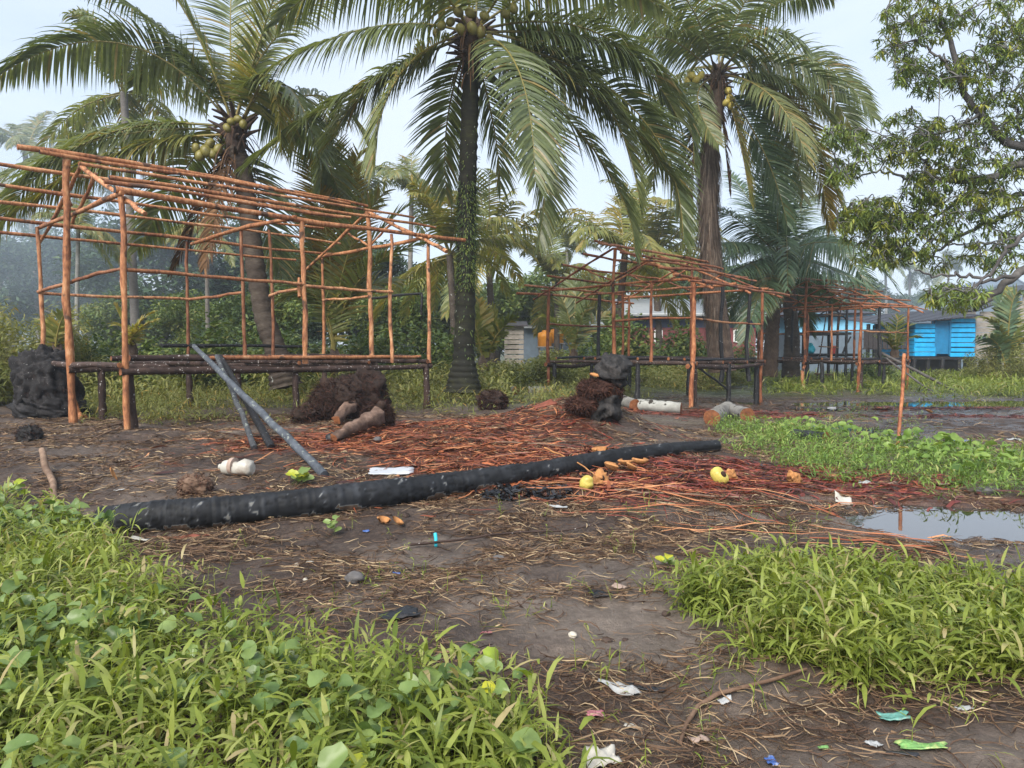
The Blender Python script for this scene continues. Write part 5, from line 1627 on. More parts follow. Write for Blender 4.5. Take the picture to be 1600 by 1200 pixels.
def hairs(g, c, rad, n, L, rs, out=1.0, down=1.5, w=.006, tone=.45, axis=None, half=None):
    q = nrm(rs.normal(0, 1, (n, 3)))
    if half is not None:
        q = q[(q @ nrm(np.asarray(half, float))) > -.25]
    B = np.asarray(c) + q * np.asarray(rad) * .93
    D = nrm(q * out + rs.normal(0, .45, q.shape))
    k = len(q)
    ribbons(g, B, D, rs.uniform(.4, 1, k) * L, w, np.cross(D, rs.normal(0, 1, q.shape)), rs.uniform(.4, 1.4, k) * down, 4, (1, .9, .7, .4, .15), np.clip(tone + rs.normal(0, .2, k), 0, 1))
    return g


M['char_ash'] = wood_mat('char_ash', [(.3, (.005, .005, .006)), (.52, (.016, .015, .016)), (.72, (.06, .055, .055))], 24, None, .85, 1.0, flecks=(34, (.34, .33, .32), .70), objvar=0)
# black upturned stump at the left edge
q = on_ground(72, 652)
s1 = thing('burnt_stump', q, 'big black burnt palm stump with ash flecks at the left edge', 'stump')
D0 = q[1]
g = G()
ppm = FPX / D0
blob(g, q + [-.12, .25, .50], (.46, .48, .64), .36, 4.5, 7, 90, 66, axis=[-.30, .1, 1.0], power=.8)
blob(g, q + [-.05, .2, .12], (.55, .5, .34), .4, 5.0, 8, 80, 56)
g.build('stump_body', M['char_ash'], s1)
g = G()
hairs(g, q + [-.06, .22, .45], (.46, .46, .56), 1500, .16, rs, down=2, tone=.12, w=.007, half=(.8, -.8, .1))
g.build('root_hair', M['root_hair'], s1)
g = G()
blob(g, q + [.46, .05, .16], (.06, .06, .24), .4, 2, 3, axis=[-.3, 0, 1])
blob(g, q + [.56, -.02, -.02], (.12, .09, .10), .4, 2, 4)
g.build('bare_wood', M['cut_end'], s1)

# the stump on the mound in the middle: charred head, root collar, narrow foot
b = on_ground(942, 652)
s2 = thing('upturned_stump', b, 'upturned palm stump with charred round head on the earth mound in the middle', 'stump')
D2 = b[1]
g = G()
pts = np.array([P(940, 662, D2), P(942, 640, D2), P(945, 615, D2), P(950, 596, D2 - .02)])
blob(g, P(944, 632, D2), (.24, .22, .36), .7, 3.4, 31, 44, 30, axis=[.12, 0, 1])
g.build('foot', M['char_head'], s2)
g = G()
hc = P(962, 577, D2 - .05)
ax = nrm(np.array([.5, -.75, .45]))
tube(g, [hc - ax * .24, hc - ax * .1, hc, hc + ax * .08], [.16, .21, .22, .17], 26, rough=.3, seed=6)
blob(g, hc - ax * .05, (.24, .24, .20), .6, 3.2, 12, 40, 28, axis=ax)
g.build('charred_head', M['char_head'], s2)
g = G()
rc = P(934, 608, D2)
for c_, r_, n_ in ((rc, (.27, .24, .13), 3600), (P(912, 632, D2), (.24, .24, .12), 2400), (P(955, 608, D2), (.15, .17, .13), 1400)):
    blob(g, c_, r_, .45, 2.4, int(n_) % 97, 44, 30)
    hairs(g, c_, np.array(r_) * 1.06, n_, .11, rs, down=.9, out=.55, tone=.5, w=.009)
g.build('root_collar', M['root_hair'], s2)
g = G()
blob(g, P(932, 586, D2 - .12), (.10, .05, .025), .5, 2, 5, axis=[.1, -.3, 1])
g.build('bare_wood', M['husk'], s2)


def root_ball(u, v, r, label, hair=900, mat='root', sq=(1, 1, .85), seed=1, axis=None, tone=.4):
    q = on_ground(u, v)
    o = thing('root_ball', q, label, 'root ball', 'uprooted palm bases by the left hut')
    c = q + np.array([0, r * .5, r * .55])
    g = G()
    blob(g, c, np.array(sq) * r * .92, .95, 3.0, seed, 44, 30, axis=axis, power=.85)
    g.build('core', M[mat], o)
    g = G()
    hairs(g, c, np.array(sq) * r * 1.06, hair * 3, r * .42, rs, down=1.0, out=.6, tone=tone, w=.008)
    g.build('root_hair', M['root_hair'], o)
    return o


root_ball(770, 640, .26, 'round fibrous root ball right of the mossy palm foot', 1300, seed=21, sq=(1.05, .9, .8), tone=.3)
root_ball(522, 655, .42, 'largest dark root ball under the left hut, left of the pale broken log', 1200, seed=22, sq=(1.0, .8, .85), tone=.35)
root_ball(560, 640, .40, 'brown upturned root ball behind the pale broken log', 900, seed=23, sq=(1.1, .8, .9))
root_ball(588, 668, .24, 'fringed root end of the pale broken log', 1200, seed=24, sq=(.9, .9, .9), tone=.3)
root_ball(475, 662, .20, 'small root ball beside the middle stilt of the left hut', 500, seed=25)
root_ball(510, 590, .24, 'black stump behind the left hut platform', 200, 'char_head', seed=26, tone=.1)
root_ball(40, 690, .14, 'small black clod below the big burnt stump', 200, 'char_head', seed=27, tone=.1)
root_ball(300, 775, .13, 'twisted brown root chunk behind the left end of the fallen trunk', 120, 'driftwood', sq=(1.2, .7, .8), seed=28, tone=.6)
M['old_log'] = wood_mat('old_log', [(.3, (.025, .015, .011)), (.5, (.095, .058, .042)), (.7, (.26, .17, .125))], 11, None, .85, 1.0, objvar=.2)
# the two broken pale-brown trunk pieces lying against the root balls
g = G()
tube(g, wobble(gpt(522, 692, .06), P(592, 648, on_ground(590, 672)[1]), 12, .03, rs), np.linspace(.055, .11, 12), 14, cap_mi=1, rough=.6, seed=5)
tag(g.build('broken_log', [M['old_log'], M['cut_end']], loc=gpt(522, 692)), 'long pale brown broken log lying against the root balls under the left hut', 'log')
g = G()
tube(g, wobble(gpt(526, 668, .1), gpt(550, 655, .2), 10, .03, rs), np.linspace(.07, .10, 10), 14, cap_mi=1, rough=.6, seed=6)
tag(g.build('broken_log', [M['old_log'], M['cut_end']], loc=gpt(526, 668)), 'short brown log piece behind the long broken log', 'log')
g = G()
blob(g, gpt(518, 690, .05), (.07, .07, .06), .4, 2, 6)
tag(g.build('charred_lump', M['burnt'], loc=gpt(518, 690)), 'small charred lump at the tip of the long broken log', 'charred wood')

# sawn palm logs
for (u0, v0, u1, v1, r, lab) in [(966, 631, 992, 641, .135, 'first grey log beside the upturned stump, butting the longer one'), (996, 640, 1064, 646, .135, 'longest grey sawn log lying beside the near corner post of the middle hut'),
                                 (1137, 648, 1112, 664, .16, 'thick grey log with its reddish sawn end facing the camera'), (1136, 648, 1168, 658, .145, 'grey log with sawn end pointing right, right of the thick one'),
                                 (862, 617, 826, 617, .13, 'short grey log with orange end left of the middle hut'), (806, 616, 750, 613, .12, 'pale log lying in the weeds right of the mossy palm'), (1290, 692, 1240, 686, .09, 'dark log half sunk in dry stems beyond the bright grass strip')]:
    p, q = on_ground(u0, v0), on_ground(u1, v1)
    p[2], q[2] = gz(p[0], p[1]) + r * .8, gz(q[0], q[1]) + r * .8
    dark = 'dark' in lab
    g = G()
    tube(g, wobble(p, q, 12, .012, rs), r * (1 + .06 * (rs.random(12) - .5)), 18, cap_mi=1, rough=.08, seed=int(u0))
    tag(g.build('palm_log', [M['char_trunk'] if dark else M['log_bark'], M['cut_end']], loc=tuple(p)), lab, 'log', 'sawn palm logs')


# ------------------------------------------------------------------ coconuts and husks
def nut(u, v, r, label, mat='yellow_nut', hole=None, sq=(.95, .95, 1.25), cat='coconut', name='coconut'):
    q = on_ground(u, v)
    q[2] += r * .85
    g = G()
    axis = nrm(np.array([rs.normal(), rs.normal() * .4, .7]))
    blob(g, q, np.array(sq) * r, .26 if mat == 'yellow_nut' else .7, 1.3 if mat == 'yellow_nut' else 2.6, int(u), 30, 20, axis=axis)
    o = thing(name, (q[0], q[1], q[2] - r), label, cat, 'opened coconuts on the bark')
    g.build('shell', M[mat], o)
    if hole:
        d = nrm(np.array([hole[0], -1.0, hole[1]]))
        g = G()
        blob(g, q + d * r * .80, (r * .42, r * .36, r * .26), .25, 2, int(u) + 1, 16, 10, axis=d)
        g.build('hollow', M['dark_hole'], o)
    return o


nut(1124, 756, .082, 'yellow coconut with a dark drinking hole, right of the red bark', hole=(.5, .7))
nut(916, 766, .068, 'yellow coconut lying in front of the fallen trunk')
nut(938, 760, .075, 'orange coconut half with dark hollow beside the yellow coconut', 'husk', (.1, .6))
nut(1143, 751, .06, 'brown coconut half right behind the yellow one with the hole', 'husk', None)
nut(1241, 757, .068, 'lone orange brown coconut on the mud to the right', 'husk', None)
for i, (u, v, r, lab) in enumerate([(937, 716, .10, 'orange husk piece lying on top behind the fallen trunk'), (958, 742, .095, 'leftmost orange husk piece in front of the fallen trunk'), (978, 735, .09, 'raised orange husk piece near the trunk middle'), (1000, 733, .095, 'rightmost orange husk piece by the fallen trunk'), (985, 742, .08, 'lowest orange husk piece of the heap by the trunk'), (622, 822, .05, 'ring shaped husk piece before the fallen trunk'), (600, 820, .06, 'flat orange husk slab before the fallen trunk'), (178, 752, .035, 'small bright orange husk bit near the left edge'), (1452, 646, .08, 'small pale husk bit far right by the water')]):
    q = on_ground(u, v)
    g = G()
    th = np.linspace(0, 2 * np.pi, 16)
    k1, k2 = np.meshgrid(np.linspace(.15, 1.25, 7), np.linspace(0, 4.2, 14), indexing='ij')
    rad = r * (1 + .2 * (fbm(k1 * 2 + i, k2, i, 2) - .5))
    tilt = rs.normal(0, .5)
    V = np.stack([rad * np.sin(k1) * np.cos(k2 + i), rad * np.sin(k1) * np.sin(k2 + i), r * .9 - rad * np.cos(k1) * .9], -1)
    V[..., 2] += V[..., 0] * math.tan(tilt) * .5
    Vin = V * np.array([.82, .82, 1]) + [0, 0, r * .14]
    a, b2 = np.meshgrid(np.arange(6), np.arange(13), indexing='ij')
    F = np.stack([a * 14 + b2, a * 14 + b2 + 1, (a + 1) * 14 + b2 + 1, (a + 1) * 14 + b2], -1).reshape(-1, 4)
    off = q + np.array([0, 0, (.045 if u > 900 and u < 1100 else .01) + max(0, -V[..., 2].min())])
    g.add(V.reshape(-1, 3) + off, F[:, ::-1])
    g.add(Vin.reshape(-1, 3) + off, F)
    E = [np.stack([6 * 14 + np.arange(13), 6 * 14 + np.arange(13) + 1], -1)]
    e = E[0]
    g.add(np.concatenate([V[6], Vin[6]]) + off, np.stack([np.arange(13), np.arange(13) + 1, 14 + np.arange(13) + 1, 14 + np.arange(13)], -1))
    tag(g.build('coconut_husk', M['husk'], loc=tuple(q)), lab, 'coconut husk', 'orange coconut husk pieces')


# ------------------------------------------------------------------ litter
def scrap(name, u, v, w, d, mat, label, rot=0.0, crumple=.25, seed=0, lift=.012, thick=.003, cat='litter', stand=0.0, n=10, taper=0):
    """A crumpled sheet lying on the ground, with its own thickness."""
    q = on_ground(u, v)
    x, y = np.meshgrid(np.linspace(-.5, .5, n), np.linspace(-.5, .5, n), indexing='ij')
    wob = (fbm(x * 3 + seed, y * 3, seed, 3) - .5)
    hx = x * w * (1 + .5 * (fbm(y * 3 + 4, y * 0 + seed, seed + 1) - .5)) * (1 - taper * (y + .5))
    hy = y * d * (1 + .5 * (fbm(x * 3 + 9, x * 0 + seed, seed + 2) - .5))
    c, s = math.cos(rot), math.sin(rot)
    px, py = q[0] + hx * c - hy * s, q[1] + hx * s + hy * c
    pz = ground(px, py) + lift + np.maximum(0, wob + .12) * crumple * min(w, d) * 1.6 + (y + .5) * d * stand
    top = np.stack([px, py, pz], -1)
    bot = top - [0, 0, thick]
    a, b = np.meshgrid(np.arange(n - 1), np.arange(n - 1), indexing='ij')
    F = np.stack([a * n + b, (a + 1) * n + b, (a + 1) * n + b + 1, a * n + b + 1], -1).reshape(-1, 4)
    ring = np.concatenate([np.arange(n) * n, (n - 1) * n + np.arange(1, n), np.arange(n - 2, -1, -1) * n + n - 1, np.arange(n - 2, 0, -1)])
    g = G()
    V = np.concatenate([top.reshape(-1, 3), bot.reshape(-1, 3)])
    g.add(V, np.concatenate([F, F[:, ::-1] + n * n, np.stack([ring, ring + n * n, np.roll(ring, -1) + n * n, np.roll(ring, -1)], -1)]))
    return tag(g.build(name, M[mat], loc=tuple(q)), label, cat, 'scattered litter')


for a in [
        ('plastic_scrap', 626, 965, .19, .12, 'black_plastic', 'large black plastic scrap before the front left grass', .55, .35, 1, .02),
        ('pot_lid_scrap', 935, 930, .10, .10, 'black_plastic', 'round black plastic lid in the middle foreground', .2, .15, 2, .012),
        ('tile_shard', 968, 920, .075, .06, 'tan_shard', 'pinkish tan shard next to the black lid', -.5, .1, 3, .015),
        ('plastic_strip', 965, 1080, .17, .06, 'film', 'long clear crumpled plastic strip in the lower middle', -.55, .45, 4, .012),
        ('rubber_strip', 1008, 1078, .17, .035, 'black_plastic', 'black rubber strip beside the clear plastic strip', -.28, .2, 5, .01),
        ('candy_wrapper', 930, 1122, .07, .045, 'pink_film', 'pink wrapper at the edge of the front left grass', .1, .4, 6, .015),
        ('paper_scrap', 986, 1138, .055, .025, 'white_plastic', 'small white torn scrap right of the pink wrapper', -.3, .3, 7, .01),
        ('paper_scrap', 1133, 1098, .05, .035, 'film', 'white crumpled scrap below the curved stick', .1, .5, 8, .012),
        ('cardboard_shard', 1092, 1160, .075, .045, 'tan_shard', 'tan cardboard shard at the bottom middle', .25, .3, 9, .012),
        ('plastic_bag', 940, 1196, .11, .08, 'white_plastic', 'white crumpled bag at the bottom edge', .2, .7, 10, .02),
        ('foil_wrapper', 1206, 1195, .03, .05, 'blue_film', 'blue wrapper at the bottom edge', .3, .5, 11, .012),
        ('snack_packet', 1440, 1172, .16, .055, 'green_film', 'green and yellow snack packet on the wet sand, lower right', -.25, .5, 12, .012),
        ('plastic_scrap', 1396, 1128, .10, .05, 'teal_film', 'teal plastic scrap under the right grass clump', -.2, .4, 13, .015),
        ('paper_scrap', 1506, 1112, .06, .03, 'film', 'white scrap at the lower right under the grass', -.1, .4, 14, .012),
        ('paper_scrap', 1365, 1168, .045, .05, 'film', 'small pale scrap left of the green packet', .6, .4, 15, .012),
        ('rubber_strip', 1408, 1180, .10, .02, 'black_plastic', 'thin dark strip beside the green packet', -.4, .2, 16, .01),
        ('leaf_scrap', 1287, 1172, .035, .02, 'green_film', 'tiny green scrap at the bottom right', 0, .2, 17, .01),
        ('white_board', 612, 740, .42, .30, 'board_white', 'flat white board lying behind the fallen trunk', .1, .02, 18, .03, .012),
        ('plastic_bag', 1318, 788, .17, .09, 'white_plastic', 'white plastic bag at the left end of the big puddle', -.2, .7, 19, .02),
        ('plastic_bag', 1352, 756, .12, .07, 'film', 'clear plastic bag below the bright grass strip', -.2, .5, 20, .012),
        ('paper_scrap', 1270, 752, .13, .05, 'pink_film', 'pale pink scrap right of the lone orange coconut', -.2, .3, 21, .012),
        ('paper_scrap', 1392, 757, .10, .04, 'tan_shard', 'tan scrap below the bright grass strip', .2, .3, 22, .012),
        ('paper_scrap', 218, 848, .12, .05, 'white_plastic', 'white torn scrap at the edge of the front left grass', -.1, .3, 23, .03),
        ('plastic_scrap', 30, 768, .12, .05, 'black_plastic', 'black plastic scrap at the left edge', .1, .3, 24, .012),
        ('foil_wrapper', 236, 752, .10, .012, 'pink_film', 'narrow pink wrapper strip on the mud behind the fallen trunk', -.7, .2, 25, .012),
        ('paper_scrap', 186, 768, .09, .03, 'film', 'pale torn scrap left of the twisted root chunk', .1, .5, 26, .012),
        ('bark_slab', 285, 842, .40, .05, 'brick_red', 'dark red bark slab in front of the fallen trunk', .05, .12, 27, .012),
        ('bark_slab', 850, 634, .30, .18, 'brick_red', 'reddish brown board on the ground left of the mound', .3, .05, 28, .03, .03),
        ('candy_wrapper', 760, 992, .055, .03, 'pink_film', 'dull red wrapper before the front left grass', .3, .5, 29, .01),
        ('foil_wrapper', 620, 898, .05, .012, 'blue_film', 'pale blue wrapper strip on the bare ground', -.1, .2, 30, .012),
        ('foil_wrapper', 572, 832, .05, .02, 'blue_film', 'blue scrap before the fallen trunk', .2, .3, 31, .012),
        ('paper_scrap', 484, 880, .045, .018, 'white_plastic', 'small white bone-like scrap on the bare ground', .1, .3, 32, .012),
        ('paper_scrap', 872, 797, .16, .03, 'film', 'pale scrap at the right end of the black charcoal flakes', 0, .5, 34, .03),
        ('paper_scrap', 1180, 942, .05, .02, 'white_plastic', 'tiny pale scrap in the right grass', 0, .3, 35, .02),
        ('plastic_scrap', 1585, 689, .2, .12, 'film', 'pale plastic scrap among dry stems at the right edge', -.3, .6, 36, .02),
        ('plastic_scrap', 1500, 690, .3, .08, 'blue_film', 'blue grey scrap by the far puddle', 0, .3, 37, .012),
        ('plastic_scrap', 1300, 640, .2, .1, 'film', 'pale scrap at the edge of the far water', 0, .6, 38, .02)]:
    scrap(*a)

for (u, v, r, mat, lab, sq) in [(555, 908, .052, 'stone', 'dark grey stone on the bare ground', (1.2, .9, .7)), (464, 884, .016, 'pebble', 'pale pebble left of the dark stone', (1.2, 1, .7)), (477, 907, .015, 'pebble', 'pale pebble just before the dark stone', (1, 1, .7)), (895, 995, .02, 'pebble', 'pale pebble in the middle foreground', (1.1, 1, .8)),
                               (465, 800, .02, 'pebble', 'pale pebble before the fallen trunk', (1, 1, .8)), (590, 690, .05, 'stone', 'grey stone right of the broken log', (1, 1, .8)), (780, 875, .035, 'stone', 'dark clod on the bare ground, centre', (1.3, 1, .6)), (1420, 822, .05, 'stone', 'dark stone at the left rim of the big puddle', (1.4, 1, .7)), (1385, 818, .04, 'burnt', 'charred lump at the left rim of the big puddle', (1.5, 1, .8)),
                               (1545, 770, .08, 'stone', 'dark clod beyond the big puddle', (1.5, 1, .5)), (1262, 870, .04, 'burnt', 'black knob among the stems before the puddle', (1, 1, 1))]:
    q = on_ground(u, v)
    g = G()
    blob(g, q + [0, 0, r * sq[2] * .6], np.array(sq) * r, .4, 1.6, int(u), 20, 14)
    tag(g.build('stone', M[mat], loc=tuple(q)), lab, 'stone', 'stones and clods on the mud')

# white canister lying on its side
q = on_ground(372, 742)
cn = thing('white_canister', q, 'dirty white plastic canister lying on its side behind the fallen trunk', 'canister')
g = G()
a = nrm(np.array([1, -.25, 0]))
tube(g, [q + UP * .060 - a * .17, q + UP * .066 - a * .15, q + UP * .072 - a * .08, q + UP * .060 - a * .01, q + UP * .075 + a * .08, q + UP * .066 + a * .15, q + UP * .066 + a * .165], [.045, .070, .080, .064, .082, .076, .05], 16, rough=.28, seed=2)
g.build('body', M['white_plastic'], cn)
g = G()
tube(g, [q + UP * .075 - a * .17, q + UP * .075 - a * .21], [.03, .028], 12)
g.build('neck', M['white_plastic'], cn)
g = G()
tube(g, [q + UP * .085 - a * .075, q + UP * .085 - a * .035], [.087, .087], 16)
g.build('band', M['tan_shard'], cn)

# cyan tube and curved stick in the foreground
g = G()
q = on_ground(681, 856)
tube(g, [q + [0, 0, .012], q + [-.004, .05, .05], q + [-.012, .08, .085]], [.012, .013, .014], 8)
tag(g.build('plastic_tube', M['cyan_plastic'], loc=tuple(q)), 'bright cyan plastic tube sticking up from the mud', 'litter')
g = G()
L = [gpt(u, v, .02) for (u, v) in [(1063, 1168), (1072, 1140), (1090, 1112), (1120, 1092), (1165, 1080), (1205, 1070), (1260, 1052)]]
tube(g, L, [.007, .008, .010, .010, .009, .008, .005], 8, rough=.2)
tag(g.build('curved_stick', M['driftwood'], loc=tuple(L[0])), 'long curved pale stick on the mud at the lower middle', 'stick')
for (pl, r, mat, lab) in [([(640, 858), (720, 850), (800, 838), (870, 836), (945, 822)], .010, 'bark_pole', 'dark thin branch lying across the bare ground in the centre'), ([(770, 695), (840, 697), (905, 706), (930, 722)], .011, 'driftwood', 'pale cane lying along the back of the fallen trunk'), ([(850, 716), (905, 742), (930, 762)], .010, 'husk', 'orange cane crossing the fallen trunk'),
                          ([(1235, 770), (1215, 786), (1165, 768)], .008, 'driftwood', 'bent pale twig right of the bark'), ([(940, 775), (1010, 752), (1100, 738)], .012, 'husk', 'orange cane right of the orange coconut half'), ([(960, 770), (1100, 780), (1240, 786)], .010, 'driftwood', 'long straight pale cane towards the puddle'), ([(190, 664), (150, 676), (140, 672)], .012, 'driftwood', 'pale broken palm stalk under the near corner post of the left hut'), ([(205, 665), (165, 680), (145, 690)], .012, 'driftwood', 'second pale palm stalk under the near corner post of the left hut')]:
    L = np.array([gpt(u, v, .03 if 'crossing' not in lab else .12) for (u, v) in pl])
    t1, t2 = np.linspace(0, 1, len(L)), np.linspace(0, 1, 14)
    Q = np.stack([np.interp(t2, t1, L[:, i]) for i in range(3)], -1)
    g = G()
    tube(g, Q + rs.normal(0, .004, Q.shape), np.linspace(r, r * .6, 14), 7, rough=.2)
    tag(g.build('stick', M[mat], loc=tuple(Q[0])), lab, 'stick', 'sticks and canes lying about')


# ------------------------------------------------------------------ houses
def planks(g, p, q, z0, z1, n, th, rs, gap=.035, mi=0):
    """Clapboards from p to q (xy), each a board of its own thickness, slightly uneven."""
    p, q = np.asarray(p, float), np.asarray(q, float)
    a = np.append(nrm(q - p), 0)
    nv = np.array([a[1], -a[0], 0])
    L = np.linalg.norm(q - p)
    hh = (z1 - z0) / n
    for i in range(n):
        c = np.append((p + q) / 2, z0 + hh * (i + .5)) + nv * rs.uniform(-.008, .012)
        t = rs.normal(0, .0035)
        box(g, c, (L + rs.uniform(-.05, .05), th, hh - gap * rs.uniform(.4, 1.8)), a + UP * t, rnd=rs.random(), mi=mi)


rs = np.random.default_rng(501)
HD = 38.0
bx = lambda u, D=HD: (u - 800) / FPX * D
bz = lambda v, D=HD: 1.4 + (HORIZON - v) * D / FPX
bh = thing('blue_house', (bx(1475), HD, 0), 'bright blue plank house on stilts at the right', 'house')
g = G()
planks(g, (bx(1428), HD), (bx(1460), HD), bz(557), bz(506), 7, .04, rs)
planks(g, (bx(1484), HD), (bx(1522), HD), bz(558), bz(497), 8, .04, rs)
planks(g, (bx(1522), HD + .02), (bx(1524), HD + 4), bz(558), bz(497), 8, .04, rs)
planks(g, (bx(1428), HD + 4), (bx(1428) + .01, HD + .03), bz(557), bz(506), 8, .04, rs)
planks(g, (bx(1385), HD + 1.4), (bx(1425), HD + 1.4), bz(517), bz(504), 2, .04, rs)
planks(g, (bx(1522), HD + 4.03), (bx(1428), HD + 4.03), bz(557), bz(500), 8, .04, rs)
g.build('wall', M['blue_paint'], bh, smooth=False)
g = G()
box(g, [(bx(1472)), HD + .06, (bz(553) + bz(504)) / 2], (bx(1483) - bx(1462), .05, bz(504) - bz(553)))
dr = g.build('door', M['blue_paint_dark'], bh, smooth=False)
g = G()
for u in (1460.6, 1483.4):
    box(g, [bx(u), HD + .02, (bz(556) + bz(500)) / 2], (.09, .10, bz(500) - bz(556)))
box(g, [bx(1472), HD + .02, bz(503)], (bx(1482.5) - bx(1461.5), .09, .08))
g.build('door_frame', M['blue_paint_dark'], bh, smooth=False)
g = G()
r0, r1 = np.array([bx(1374), HD - .45, bz(508)]), np.array([bx(1526), HD - .45, bz(494)])
a = r1 - r0
for i in range(26):
    c = r0 + a * (i + .5) / 26 + np.array([0, 2.6, .25 + .02 * (i % 2)])
    box(g, c, (np.linalg.norm(a) / 26 + .02, 5.2, .035), a, np.array([0, 1, .10]))
g.build('roof', M['dark_roof'], bh, smooth=False)
g = G()
box(g, [bx(1476), HD + .1, bz(559.5)], (bx(1526) - bx(1425), .16, .14))
box(g, [bx(1476), HD + 4, bz(559.5)], (bx(1526) - bx(1425), .16, .14))
box(g, [bx(1476), HD + 2, bz(558) - .01], (bx(1522) - bx(1430), 3.6, .06))
g.build('floor_frame', M['burnt'], bh, smooth=False)
for u, d in [(1430, .1), (1452, .15), (1474, .1), (1500, .1), (1520, .12), (1430, 3.9), (1475, 3.9), (1520, 3.9), (1390, 1.4), (1410, 3.0), (1376, 1.4)]:
    g = G()
    tall = u < 1425
    tube(g, wobble([bx(u), HD + d, gz(bx(u), HD + d) - .2], [bx(u), HD + d, bz(505) if tall else bz(559.8) - .06], 6, .015, rs), .10, 8)
    g.build('stilt', M['burnt'], bh)
g = G()
for i in range(18):
    box(g, [bx(1346 + i * 3.7), HD - .3 + .03 * (i % 2), (bz(545) + bz(516)) / 2 + rs.normal(0, .03)], (.10, .03, bz(516) - bz(545)))
for v in (545, 530, 516):
    box(g, [bx(1378), HD - .22, bz(v)], (bx(1412) - bx(1344), .05, .06))
g.build('iron_sheet_panel', M['dark_iron'], bh, smooth=False)
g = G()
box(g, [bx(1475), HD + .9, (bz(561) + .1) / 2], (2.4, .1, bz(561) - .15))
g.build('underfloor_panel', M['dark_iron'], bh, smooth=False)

HG = 38.4
gh = thing('grey_plank_house', (bx(1580, HG), HG, 0), 'weathered grey plank house with sloping dark roof at the right edge', 'house')
g = G()
n = 12
for i in range(n):
    z0, z1 = bz(561, HG) + i * (bz(462, HG) - bz(561, HG)) / n, bz(561, HG) + (i + 1) * (bz(462, HG) - bz(561, HG)) / n
    ul = 1523 if z1 < bz(489, HG) else 1523 + (z1 - bz(489, HG)) / (bz(456, HG) - bz(489, HG)) * 88
    a0, a1 = bx(ul, HG), bx(1720, HG)
    box(g, [(a0 + a1) / 2, HG + rs.uniform(-.01, .01), (z0 + z1) / 2], (a1 - a0, .04, z1 - z0 - .02))
for i in range(9):
    z = bz(561, HG) + (i + .5) * .27
    box(g, [bx(1523, HG), HG + 2.05, z], (.04, 4, .25))
g.build('wall', M['grey_plank'], gh, smooth=False)
g = G()
r0, r1 = np.array([bx(1522, HG), HG + 2.2, bz(486, HG)]), np.array([bx(1640, HG), HG + 2.2, bz(441, HG)])
box(g, (r0 + r1) / 2, (np.linalg.norm(r1 - r0), 5.2, .09), r1 - r0)
g.build('roof', M['dark_roof'], gh, smooth=False)
for u in (1527, 1545, 1570, 1600, 1660):
    g = G()
    tube(g, [[bx(u, HG), HG + .1, -.2], [bx(u, HG), HG + .1, bz(562, HG)]], .10, 8)
    g.build('stilt', M['grey_plank'], gh)
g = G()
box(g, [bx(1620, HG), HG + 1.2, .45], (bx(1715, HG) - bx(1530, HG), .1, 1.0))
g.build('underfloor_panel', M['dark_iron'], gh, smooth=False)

HR = 46.0
rh = thing('red_house', (bx(1045, HR), HR, 0), 'red walled house with silver roof and white window behind the middle hut', 'house')
g = G()
zt = bz(500, HR)
box(g, [(bx(990, HR) + bx(1180, HR)) / 2, HR + 3, (bz(512, HR)) / 2], (bx(1180, HR) - bx(990, HR), 6, bz(512, HR)))
g.build('wall', M['red_wall'], rh, smooth=False)
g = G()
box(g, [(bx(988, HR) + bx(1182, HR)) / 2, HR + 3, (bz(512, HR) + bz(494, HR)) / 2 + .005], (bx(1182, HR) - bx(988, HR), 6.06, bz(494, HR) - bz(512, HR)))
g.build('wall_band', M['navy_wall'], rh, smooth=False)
g = G()
rw = bx(1190, HR) - bx(968, HR)
for s in (-1, 1):
    a = nrm(np.array([0, s * 1.0, -.30]))
    box(g, [bx(1079, HR), HR + 3 + s * 1.85, bz(494, HR) + .60], (rw, 4.0, .08), [1, 0, 0], a if s < 0 else -a)
g.build('roof', M['silver_roof'], rh, smooth=False)
g = G()
box(g, [bx(1079, HR), HR - .72, bz(493, HR)], (rw, .06, .13))
g.build('fascia', M['white_frame'], rh, smooth=False)
w_ = G()
for (u, du) in ((1028, 5.5), (1152, 6)):
    w_ = G()
    c = [bx(u, HR), HR - .03, (bz(516, HR) + bz(534, HR)) / 2]
    W, Hh = bx(u + du, HR) - bx(u - du, HR), bz(516, HR) - bz(534, HR)
    for sx_ in (-1, 1):
        box(w_, [c[0] + sx_ * W / 2, c[1], c[2]], (.08, .08, Hh))
        box(w_, [c[0], c[1], c[2] + sx_ * Hh / 2], (W - .085, .08, .08))
    f = w_.build('window', M['white_frame'], rh, smooth=False)
    w_ = G()
    box(w_, [c[0], c[1] + .015, c[2]], (W - .09, .04, Hh - .09))
    w_.build('pane', M['glass'], f, smooth=False)

HS = 50.0
sh = thing('slate_house', (bx(860, HS), HS, 0), 'low slate grey house with pale roof behind the left end of the middle hut', 'house')
g = G()
box(g, [bx(868, HS), HS + 2.5, bz(512, HS) / 2], (bx(940, HS) - bx(826, HS), 5, bz(512, HS)))
g.build('wall', M['slate_wall'], sh, smooth=False)
g = G()
box(g, [bx(882, HS), HS + 2.4, bz(509, HS) + .35], (bx(945, HS) - bx(818, HS), 6, .10), [1, 0, 0], [0, 1, .16])
g.build('roof', M['silver_roof'], sh, smooth=False)

